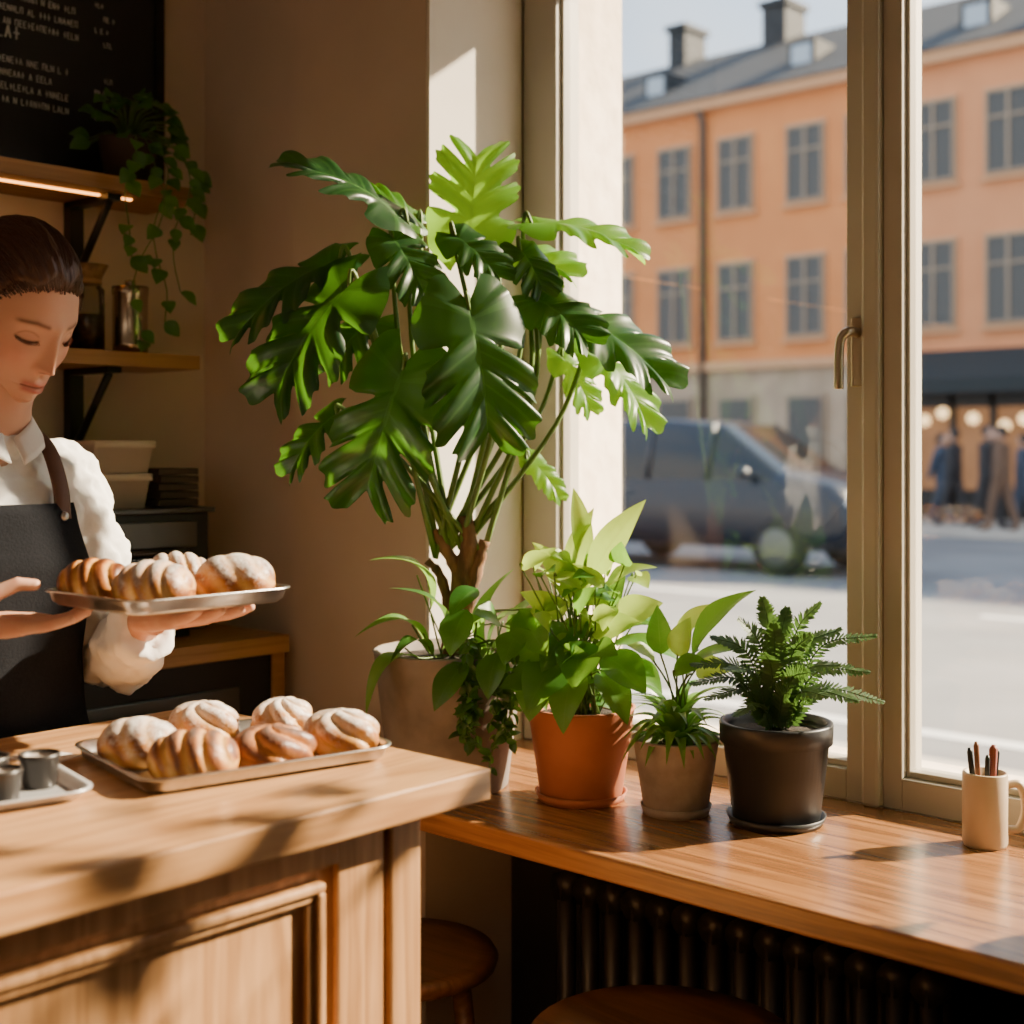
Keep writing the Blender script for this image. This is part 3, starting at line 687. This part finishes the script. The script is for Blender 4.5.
for sx in (1,-1):
    hb.ell((sx*.074,-.006,-.012),.007,.017,.029,faceM,16,12,a=tuple(SK),rot=Euler((.15,0,sx*.3)).to_matrix())
    hb.ell((sx*.078,-.004,-.010),.004,.010,.019,faceM,16,12,a=(.5,.26,.18),rot=Euler((.15,0,sx*.3)).to_matrix())
    for i in range(17):
        q=i/16; x=sx*(.0195+.0245*q); zq_=-.0060+.22*abs(abs(x)-.031)**2/.012
        X,Y,Zq=shape(x,.096*math.sqrt(max(0,1-(x/.073)**2-(zq_/.115)**2)),zq_)
        hb.tube([(X,Y-.001,Zq),(X+sx*.002*q,Y+.0050,Zq-.0025)],.0005,faceM,4,a=(.02,.01,.008))
nb=V((-1.748,.862,1.400))
hb.M=Matrix.Identity(4)
hb.tube(cr([nb+V((-.01,0,-.05)),nb+V((0,0,.03)),V((-1.720,.866,1.50)),V((-1.706,.868,1.56)),V((-1.70,.87,1.60))],5),[.068]*3+[.060]*2+[.054]*4+[.050]*6+[.046]*6,faceM,26,a=tuple(SK*.96))
hb.done('head',woman)
hr=B(); hr.M=HM
def hl_(y): return -.078+.142*sst(-.045,.085,y)
def hairfn(u,v):
    x,y,z=headpt(u*2-1,v)
    m=z-hl_(y)-.006*math.sin(x*160); of=.015*sst(0,.022,m)-.008
    L=math.sqrt(x*x+y*y+z*z); X,Y,Zq=x,y,z
    if y<0 and z<-.01: Y=y*(1-.30*min(1,(-z-.01)/.09))
    ang=math.atan2(z+.02,x)
    rp=.0008*math.sin(ang*42+6*math.sin(ang*5))+.0012*math.sin(ang*17+y*30)
    sc=(L+of+rp*sst(0,.02,m))/L
    return (V((X*sc,Y*sc,Zq*sc)),(ang*22,y*14,.3))
hr.grid(hairfn,220,140,hairM)
random.seed(9)
for i in range(420):
    a_=math.radians(-118+236*i/419+random.uniform(-1,1)); y=.093; st=None
    while y>-.05:
        c_=math.sqrt(max(0,1-(y/.096)**2)); x=.073*c_*math.sin(a_); z=.115*c_*math.cos(a_)
        if z>hl_(y)+random.uniform(-.003,.006): st=y; break
        y-=.002
    if st is None: continue
    pts=[]; lift=random.uniform(-.0006,.0026); wv=random.uniform(.03,.09)
    for k_ in range(13):
        y=st+(-.092-st)*k_/12; c_=math.sqrt(max(0,1-(y/.096)**2)); aa=a_+wv*math.sin(k_*.5+i)
        x=.073*c_*math.sin(aa); z=.115*c_*math.cos(aa); L=math.sqrt(x*x+y*y+z*z)
        Y=y
        if y<0 and z<-.01: Y=y*(1-.30*min(1,(-z-.01)/.09))
        rad=.0005+(.0068+lift)*sst(0,2,k_); sc=(L+rad)/L; pts.append((x*sc,Y*sc,z*sc))
    hr.tube(pts,.0008,hairM,4,a=(i*.73,a_*3,random.random()*3))
def bun(u,v):
    ph=2*math.pi*u; th=math.pi*v; r=.036*(1+.05*math.sin(th*6+ph*2))
    return (V((r*math.sin(th)*math.cos(ph),-.118+r*.8*math.cos(th),.012+r*math.sin(th)*math.sin(ph))),(ph*3+th*6,th*9,1))
hr.grid(bun,30,20,hairM,wrapu=True)
for i in range(40):
    sx=random.choice((1,-1)); y=random.uniform(.0,.045); p0=V((sx*.071,y,.03+random.random()*.02))
    hr.tube(cr([p0,p0+V((sx*.008,-.002,-.03)),p0+V((sx*.007,-.012-random.random()*.01,-.06-random.random()*.02))],5),.0006,hairM,4,a=(i,2,3))
hr.done('hair',woman)
def remesh(o,vox,sm=6,disp=0,dsc=.12):
    r=o.modifiers.new('r','REMESH'); r.mode='VOXEL'; r.voxel_size=vox; r.use_smooth_shade=True
    s=o.modifiers.new('s','SMOOTH'); s.factor=.5; s.iterations=sm
    if disp:
        t=bpy.data.textures.new('folds','CLOUDS'); t.noise_scale=dsc; t.noise_depth=2
        d=o.modifiers.new('d','DISPLACE'); d.texture=t; d.strength=disp; d.mid_level=.5; d.texture_coords='GLOBAL'
def ringloft(b,secs,m,n=32,cap=True):
    rs=[]
    for (x,y,z,rx,ry) in secs:
        rs.append([b.av((x+rx*math.cos(2*math.pi*k/n),y+ry*math.sin(2*math.pi*k/n),z)) for k in range(n)])
    for A,Bq in zip(rs,rs[1:]):
        for k in range(n): b.af((A[k],A[(k+1)%n],Bq[(k+1)%n],Bq[k]),m)
    if cap: b.af(rs[0][::-1],m); b.af(rs[-1],m)
cx,cy=-1.752,.850
secs=[(cx,cy,.93,.105,.155),(cx,cy,1.0,.10,.145),(cx+.003,cy,1.07,.092,.130),(cx+.006,cy,1.14,.092,.126),(cx+.012,cy,1.21,.102,.134),(cx+.014,cy,1.27,.108,.140),(cx+.008,cy,1.34,.098,.146),(cx,cy,1.390,.078,.142),(cx,cy,1.420,.062,.105),(cx+.002,cy,1.442,.058,.070)]
sb=B(); ringloft(sb,secs,shirtM)
SL=V((cx,.972,1.382)); EL=V((-1.700,1.030,1.135)); WL=V((-1.545,.982,1.185))
SR=V((cx,.725,1.380)); ER=V((-1.735,.690,1.125)); WR=V((-1.60,.765,1.195))
for S,E,W in ((SL,EL,WL),(SR,ER,WR)):
    pts=cr([V((cx,cy,1.37)).lerp(S,.55),S,S.lerp(E,.5)+V((-.006,(S.y-cy)*.08,0)),E,E.lerp(W,.5)+V((0,0,-.006)),W],5)
    n_=len(pts); sb.tube(pts,[.050 if i<6 else (.056-.012*(i-6)/(n_-7) if i<n_-3 else .042) for i in range(n_)],shirtM,18)
    sb.ell(S,.053,.050,.053,shirtM); sb.ell(E,.052,.050,.052,shirtM)
    d=(W-E).normalized(); sb.tube([W-d*.035,W+d*.006],[.037,.035],shirtM,18)
o=sb.done('shirt',woman); remesh(o,.006,3,.034,.042)
cb_=B()
for sg in (1,-1):
    def fn(u,v):
        an=math.radians(180-u*172)*1.0
        r=.058+.014*v; x=nb.x+.008+math.cos(an)*r*1.05; y=nb.y+sg*math.sin(an)*r*1.0
        z=1.462+.018*(1-u)-.034*v-.026*u*u+ .012*math.sin(math.pi*u)
        return V((x+.014*v*u,y,z))
    cb_.grid(fn,20,5,shirtM)
o=cb_.done('collar',woman); s_=o.modifiers.new('so','SOLIDIFY'); s_.thickness=.003
ab=B()
def sec(z):
    S=secs
    if z>=S[-1][2]: return S[-1]
    if z<=S[0][2]: return (cx,cy,z,.105+.06*(.93-z),.155+.05*(.93-z))
    for a_,c_ in zip(S,S[1:]):
        if a_[2]<=z<=c_[2]:
            t=(z-a_[2])/(c_[2]-a_[2]); return tuple(a_[i]+(c_[i]-a_[i])*t for i in range(5))
def apfn(u,v):
    z=.45+v*(1.350-.45); x,y,_,rx,ry=sec(z)
    half=math.radians(100) if z<1.10 else math.radians(100-66*sst(1.10,1.34,z))
    an=(u*2-1)*half
    fo=.004*math.sin(an*9+z*6)*(1-sst(.9,1.2,z))+.003*math.sin(an*6+z*14)
    return V((x+(rx+.020+fo)*math.cos(an),y+(ry+.020+fo)*math.sin(an),z))
ab.grid(apfn,48,70,apronM)
for sg in (1,-1):
    st=[(cx+.118,cy+sg*.066,1.330),(cx+.106,cy+sg*.068,1.375),(cx+.066,cy+sg*.070,1.428),(cx,cy+sg*.072,1.450),(cx-.070,cy+sg*.062,1.42),(cx-.120,cy+sg*.0,1.28),(cx-.124,cy-sg*.06,1.16),(cx-.115,cy-sg*.10,1.10)]
    ab.tube(cr(st,6),.012,strapL,8,flat=.22); ab.ell((cx+.122,cy+sg*.066,1.333),.004,.006,.006,steelM)
ab.tube([(cx+(.112)*math.cos(a_),cy+.150*math.sin(a_),1.09) for a_ in [math.radians(95+i*10) for i in range(18)]],.008,apronM,6)
o=ab.done('apron',woman); s_=o.modifiers.new('so','SOLIDIFY'); s_.thickness=.003
tb=B(); ringloft(tb,[(cx,cy,.98,.098,.14),(cx,cy,.90,.105,.155),(cx,cy,.82,.10,.15),(cx,cy,.78,.08,.12)],trouM)
for sg in (1,-1):
    tb.tube(cr([(cx,cy+sg*.075,.88),(cx+.005,cy+sg*.082,.70),(cx+.01,cy+sg*.085,.48),(cx-.01,cy+sg*.088,.28),(cx-.015,cy+sg*.09,.07)],4),[.082,.080,.078,.076,.074,.070,.066,.062,.060,.058,.058,.056,.054,.052,.050,.048,.048],trouM,18)
o=tb.done('trousers',woman); remesh(o,.01,6)
tb=B()
for sg in (1,-1):
    tb.ell((cx+.035,cy+sg*.092,.042),.125,.045,.040,blackM,24,14); tb.box(cx-.085,cx+.155,cy+sg*.092-.042,cy+sg*.092+.042,0,.016,blackM)
o=tb.done('shoes',woman); remesh(o,.006,6)
handM=mat('hand_skin',tuple(SK),.55,c2=(.62,.32,.215),ns=45,bump=.05,spec=.28)
pp=handM.node_tree.nodes['Principled BSDF']; pp.inputs['Subsurface Weight'].default_value=.15; pp.inputs['Subsurface Scale'].default_value=.006; pp.inputs['Subsurface Radius'].default_value=(1,.35,.2)
def hand(name,W,fd,pn,thumbside,curls,spread,thumb,arm_from):
    b=B(); fd=fd.normalized(); pn=(pn-fd*pn.dot(fd)).normalized(); ts=fd.cross(pn)
    if ts.dot(thumbside)<0: ts=-ts
    def Q(a,s,n): return W+fd*a+ts*s+pn*n
    b.tube([arm_from,arm_from.lerp(W,.6),W],[.028,.025,.0235],handM,16)
    b.tube([Q(-.01,0,0),Q(.02,0,0)],[.0235,.022],handM,16)
    for i,s in enumerate((.029,.010,-.010,-.028)):
        b.tube([Q(.0,s*.45,0),Q(.035,s*.8,.0),Q(.070,s,0),Q(.088,s,0)],[.0155,.0150,.0125,.0100],handM,12)
    b.ell(Q(.045,.0,.0),.036,.036,.0145,handM,20,12,rot=Matrix((fd,ts,pn)).transposed())
    b.tube([Q(.008,.012,.005),Q(.030,.030,.006),Q(.048,.036,.004)],[.017,.0165,.012],handM,12)
    lens=(.070,.078,.073,.058)
    for i,(s,L) in enumerate(zip((.0300,.0100,-.0100,-.0290),lens)):
        p=Q(.085,s,0); a=0; pts=[Q(.07,s,0),p]; sp=spread*(1.5-i)*.5
        for j,fr_ in enumerate((.46,.30,.24)):
            a+=curls[i]*(.7,1.1,.8)[j]
            d=(fd*math.cos(a)+pn*math.sin(a)+ts*sp).normalized(); p=p+d*L*fr_; pts.append(p.copy())
        rr=[.0092,.0089,.0080,.0072,.0058] if i<3 else [.0082,.0078,.0070,.0064,.0052]
        b.tube(pts,rr,handM,12)
        for q_,r_ in zip(pts[1:],rr[1:]): b.ell(q_,r_,r_,r_,handM,12,8)
    tp=[Q(*t) for t in thumb]; rr=[.0135,.0120,.0100,.0085,.0070][:len(tp)]
    b.tube(tp,rr,handM,12)
    for q_,r_ in zip(tp,rr): b.ell(q_,r_,r_,r_,handM,12,8)
    o=b.done(name,woman); remesh(o,.0020,3); return o
hand('left_hand',V((-1.535,.978,1.200)),V((1,.13,.08)),V((-.08,0,1)),V((.0,1,0)),(.10,.08,.10,.14),.16,[(.02,.028,.004),(.045,.046,.010),(.068,.056,.014),(.088,.060,.014)],WL.lerp(EL,.3))
hand('right_hand',V((-1.592,.772,1.206)),V((.86,.50,.04)),V((-.02,0,1)),V((0,-1,0)),(.10,.14,.2,.28),.14,[(.015,.026,.006),(.040,.046,.022),(.062,.046,.042),(.084,.032,.052),(.100,.022,.050)],WR.lerp(ER,.3))
# ------------------------------------------------------------------ outside
asph=mat('asphalt',(.22,.22,.22),.9,c2=(.15,.15,.155),ns=.6,bump=.1); pave=mat('pavement',(.54,.48,.41),.9,c2=(.40,.36,.31),ns=1.2)
b=B(); b.box(-60,40,6.0,22.0,-.2,-.06,asph)
lineM=mat('road_paint',(.6,.6,.58),.8)
for i in range(20): b.box(-50+i*4.5,-48+i*4.5,11.6,11.75,-.062,-.055,lineM)
b.box(-60,40,6.6,6.75,-.062,-.055,lineM)
b.done('road')
b=B(); b.box(-60,40,2.22,6.0,-.2,-.02,pave); b.done('sidewalk')
b=B(); b.box(-60,40,22.0,27.0,-.2,.02,pave); b.done('sidewalk.001')
facO=mat('orange_render',(.72,.275,.095),.95,c2=(.66,.245,.085),ns=1.2); facP=mat('pink_render',(.70,.30,.14),.95,c2=(.64,.27,.125),ns=1.2)
facS=mat('ground_floor_stone',(.46,.35,.25),.95,c2=(.36,.27,.19),ns=2); roofM=mat('slate_roof',(.020,.022,.026),.8,c2=(.035,.04,.045),ns=3)
winF=mat('facade_window_frame',(.32,.24,.17),.7); winG=mat('facade_window_glass',(.06,.058,.055),.35); corn=mat('cornice',(.58,.32,.17),.9)
skyl=mat('skylight',(.4,.46,.52),.1)
b=B()
b.box(-45,-13.4,27,36,3.35,9.7,facO); b.box(-13.4,12,27,36,3.35,9.7,facP); b.box(-45,12,27.02,36,0.02,3.35,facS)
b.box(-45,12,26.85,27.2,3.3,3.5,corn); b.box(-45,12,26.7,27.2,9.5,9.75,corn)
i=[b.av(p) for p in ((-45,26.6,9.75),(12,26.6,9.75),(12,31,12.2),(-45,31,12.2),(-45,36,9.75),(12,36,9.75))]
for q in ((0,1,2,3),(3,2,5,4),(0,3,4),(1,5,2),(0,4,5,1)): b.af([i[k] for k in q],roofM,False)
for x,w,h in ((-26,.6,1.1),(-22.0,.55,.8),(-19.0,.7,.8),(-8,.9,1.4),(-29,.9,1.5)):
    b.box(x,x+w,30.6,31.6,11.5,12.2+h,roofM); b.box(x-.08,x+w+.08,30.5,31.7,12.2+h,12.35+h,roofM)
for x in (-24,-20.8,-16.6,-12.4,-9,-5):
    b.box(x,x+.7,27.9,29.5,10.3,11.0,roofM); b.box(x+.1,x+.6,27.86,27.9,10.4,10.9,skyl)
xs=[-19.2-1.72*k for k in range(13,0,-1)]+[-19.2,-17.45,-15.6,-14.1,-12.55,-10.95,-9.3,-7.6,-5.9,-4.2,-2.5,-.8,1,2.8]
for x in xs:
    for z0,z1 in ((7.05,8.75),(4.0,5.8)):
        w=.47
        b.box(x-w-.06,x+w+.06,26.94,27.0,z0-.06,z1+.08,corn); b.box(x-w-.10,x+w+.10,26.85,27.0,z0-.14,z0-.07,corn)
        b.box(x-w,x+w,26.90,26.93,z0,z1,winG)
        for a_,c_ in ((x-w,x-w+.05),(x-.03,x+.03),(x+w-.05,x+w)): b.box(a_,c_,26.86,26.90,z0,z1,winF)
        for zz in (z0,z0+(z1-z0)*.66,z1-.05): b.box(x-w,x+w,26.865,26.90,zz,zz+.05,winF)
    if x<-13.6:
        b.box(x-.5,x+.5,26.93,27.02,.9,2.7,winF); b.box(x-.42,x+.42,26.9,26.93,1.0,2.6,winG)
pipe=mat('drainpipe',(.10,.07,.05),.6); b.tube([(-18.35,26.9,.1),(-18.35,26.9,9.2),(-18.35,26.75,9.5)],.09,pipe,8); b.tube([(-13.4,26.9,.1),(-13.4,26.9,9.5)],.08,pipe,8)
b.done('apartment_building')
b=B(); awn=mat('awning_cloth',(.015,.022,.026),.8); shopG=mat('shop_interior_glow',(.16,.08,.04),.6,emis=(1,.45,.18),es=.35,c2=(.03,.02,.015),ns=1.5)
i=[b.av(p) for p in ((-13.1,26.85,3.5),(-2,26.85,3.5),(-2,25.6,2.85),(-13.1,25.6,2.85),(-13.1,25.6,2.55),(-2,25.6,2.55),(-13.1,26.85,2.6),(-2,26.85,2.6))]
for q in ((0,1,2,3),(3,2,5,4),(0,3,4,6),(1,7,5,2)): b.af([i[k] for k in q],awn,False)
b.box(-13.0,-2.1,26.93,27.0,.35,2.6,shopG)
for x in [-13.0+.85*k for k in range(13)]: b.box(x,x+.12,26.8,26.92,0.02,2.6,blackM)
b.box(-13,-2.1,26.8,26.92,0.02,.6,blackM); b.box(-13,-2.1,26.8,26.92,2.3,2.6,blackM)
lampM=mat('globe_lamp',(1,.8,.5),.5,emis=(1,.62,.28),es=2.8)
for x in (-12.6,-12.2,-11.55,-10.9,-10.5,-10.1,-9.0,-8,-7): b.ell((x,26.6,2.05+.15*math.sin(x*3)),.12,.12,.12,lampM,14,10)
b.done('shop_front')
b=B(); paint=mat('car_paint',(.010,.015,.026),.35,.2,coat=.3); cgl=mat('car_glass',(.012,.015,.018),.12); tyre=mat('tyre',(.012,.012,.012),.8); rimM=mat('alloy_rim',(.12,.12,.12),.4,.9)
headl=mat('headlight',(.6,.6,.6),.1)
x0,yc=-7.45,14.6
st=[(0,.38,.60,.70,.72,.68),(-.06,.28,.82,.92,.82,.76),(-.25,.25,.95,1.04,.88,.80),(-.85,.24,1.04,1.16,.90,.80),(-.95,.24,1.04,1.18,.90,.80),(-1.75,.24,1.05,1.72,.90,.70),(-2.5,.24,1.05,1.80,.90,.72),(-3.6,.24,1.05,1.80,.90,.72),(-4.4,.24,1.05,1.76,.88,.72),(-4.68,.26,1.02,1.20,.86,.78),(-4.76,.36,.70,.75,.80,.74)]
rs=[]
for (dx,zb,zl,zt_,w,wt) in st:
    rs.append([b.av((x0+dx,yc+s_*ww,zz)) for s_,ww,zz in ((-1,w*.93,zb),(-1,w,zb+.2),(-1,w,zl-.1),(-1,w*.97,zl),(-1,wt,zt_-.04),(-1,wt*.85,zt_),(1,wt*.85,zt_),(1,wt,zt_-.04),(1,w*.97,zl),(1,w,zl-.1),(1,w,zb+.2),(1,w*.93,zb))])
for k_,(A,Bq) in enumerate(zip(rs,rs[1:])):
    for j in range(12):
        mm=paint
        if 4<=k_<=8 and j in (3,7): mm=cgl
        if k_==4 and j in (4,5,6): mm=cgl
        if k_==8 and j in (4,5,6): mm=cgl
        b.af((A[j],A[(j+1)%12],Bq[(j+1)%12],Bq[j]),mm,j not in(11,))
b.af(rs[0],paint); b.af(rs[-1][::-1],paint)
for xx in (-2.75,-1.85,-3.75):
    for s_ in (-1,1): b.tube([(x0+xx,yc+s_*.885,1.04),(x0+xx+(.0),yc+s_*.72,1.75)],.035,paint,6)
for dx in (-.86,-3.75):
    for s_ in (-1,1):
        old=b.M; b.M=Matrix.Translation((x0+dx,yc+s_*.82,.27))@Matrix.Rotation(math.pi/2,4,'X')
        b.lathe([(0,-.1),(.31,-.1),(.34,-.07),(.34,.07),(.31,.1),(0,.1)],(0,0,0),tyre,28); b.lathe([(.22,-.105),(.20,-.11),(0,-.112)],(0,0,0),rimM,28); b.lathe([(.22,.105),(.20,.11),(0,.112)],(0,0,0),rimM,28)
        b.M=old
        b.ell((x0+dx,yc+s_*.84,.34),.41,.06,.38,tyre,20,10)
for s_ in (-1,1):
    b.ell((x0-.10,yc+s_*.64,.80),.10,.16,.07,headl,14,8); b.ell((x0-1.25,yc+s_*1.0,1.14),.07,.09,.07,paint,12,8)
b.box(x0-.03,x0+.02,yc-.45,yc+.45,.42,.58,blackM)
for v_i in range(len(b.v)):
    x,y,z=b.v[v_i]; b.v[v_i]=(x,y,z+.012)
b.done('car')
def ped(x,y,h,coat,face,ph):
    e=empty('pedestrian'); s=h/1.75
    J=[(0,0,.95),(0,0,1.2),(0,0,1.42),(0,0,1.52),(0,.09,.92),(.12*ph,.1,.5),(.22*ph-.04,.1,.06),(.22*ph+.12,.1,.03),(0,-.09,.92),(-.10*ph,-.1,.5),(-.24*ph,-.1,.08),(-.24*ph+.14,-.1,.03),(0,.19,1.40),(-.06*ph,.24,1.12),(-.02,.25,.86),(0,-.19,1.40),(.08*ph,-.24,1.12),(.16*ph,-.24,.88)]
    E=[(0,1),(1,2),(2,3),(0,4),(4,5),(5,6),(6,7),(0,8),(8,9),(9,10),(10,11),(2,12),(12,13),(13,14),(2,15),(15,16),(16,17)]
    rad=[.16,.15,.14,.06,.11,.08,.055,.04,.11,.08,.055,.04,.075,.06,.045,.075,.06,.045]
    me=bpy.data.meshes.new('body'); me.from_pydata([(a*s,c*s,d*s) for a,c,d in J],E,[]); o=bpy.data.objects.new('body',me); COL.objects.link(o); o.parent=e
    sk=o.modifiers.new('skin','SKIN'); sk.use_smooth_shade=True
    if me.skin_vertices:
        for i_,vv in enumerate(me.skin_vertices[0].data): vv.radius=(rad[i_]*s,rad[i_]*s); vv.use_root=(i_==0)
    o.modifiers.new('sub','SUBSURF').levels=1; me.materials.append(coat)
    hbq=B(); hbq.ell((0.01,0,1.64*s),.095*s,.078*s,.12*s,face,16,12); hbq.ell((-.015,0,1.67*s),.098*s,.085*s,.11*s,blackM,16,12); hbq.ell((.105*s,0,1.63*s),.015,.012,.02,face,8,6); hbq.done('head',e)
    e.location=(x,y,.02); e.rotation_euler=(0,0,random.choice((0,math.pi)))
pf=mat('ped_face',(.5,.3,.22),.6); c1=mat('coat_dark',(.03,.03,.035),.8); c2_=mat('coat_brown',(.14,.08,.05),.8); c3=mat('coat_blue',(.05,.07,.11),.8); c5=mat('coat_grey',(.22,.20,.18),.8)
ped(-11.9,24.2,1.75,c1,pf,1); ped(-11.3,24.6,1.7,c3,pf,-1); ped(-10.75,23.9,1.78,c1,pf,1); ped(-9.4,22.8,1.80,c2_,pf,1); ped(-9.9,25,1.68,c3,pf,.6); ped(-9.0,24,1.72,c1,pf,1); ped(-12.4,25.0,1.7,c2_,pf,1); ped(-10.4,24.7,1.74,c1,pf,.8); ped(-11.6,25.2,1.66,c5,pf,-1); ped(-9.9,23.4,1.82,c1,pf,1)
# ------------------------------------------------------------------ light & world
w=bpy.data.worlds.new('sky_world'); SC.world=w; w.use_nodes=True; nt=w.node_tree; nt.nodes.clear()
o=N(nt,'ShaderNodeOutputWorld'); bg=N(nt,'ShaderNodeBackground'); nt.links.new(bg.outputs[0],o.inputs[0])
tc=N(nt,'ShaderNodeTexCoord'); sp=N(nt,'ShaderNodeSeparateXYZ'); nt.links.new(tc.outputs['Generated'],sp.inputs[0])
nz=N(nt,'ShaderNodeTexNoise'); setin(nz,Scale=2.5,Detail=5); nt.links.new(tc.outputs['Generated'],nz.inputs['Vector'])
mr=N(nt,'ShaderNodeMapRange'); mr.inputs[1].default_value=0; mr.inputs[2].default_value=.7; nt.links.new(sp.outputs[2],mr.inputs[0])
sky=mixc(nt,mr.outputs[0],(.84,.92,1.0),(.44,.62,.92))
m2=N(nt,'ShaderNodeMapRange'); m2.inputs[1].default_value=.45; m2.inputs[2].default_value=.7; nt.links.new(nz.outputs[0],m2.inputs[0])
nt.links.new(mixc(nt,m2.outputs[0],sky,(1,.97,.92)),bg.inputs[0]); bg.inputs[1].default_value=2.3
sun=bpy.data.lights.new('sun','SUN'); sun.energy=40; sun.angle=.022; sun.color=(1,.80,.56)
so=bpy.data.objects.new('sun',sun); COL.objects.link(so)
sd=V((.62,1,.70)).normalized(); so.rotation_euler=sd.to_track_quat('Z','Y').to_euler(); so.location=(3,4,5)
cam=bpy.data.cameras.new('camera'); co=bpy.data.objects.new('camera',cam); COL.objects.link(co)
cam.sensor_width=36; cam.lens=36*1350/1024; cam.shift_y=-62/1024; cam.clip_start=.05; cam.clip_end=300
co.location=(0,0,1.42); co.rotation_euler=(math.pi/2,0,math.atan2(.6735,.7393))
cam.dof.use_dof=True; cam.dof.focus_distance=1.95; cam.dof.aperture_fstop=3.2
SC.camera=co
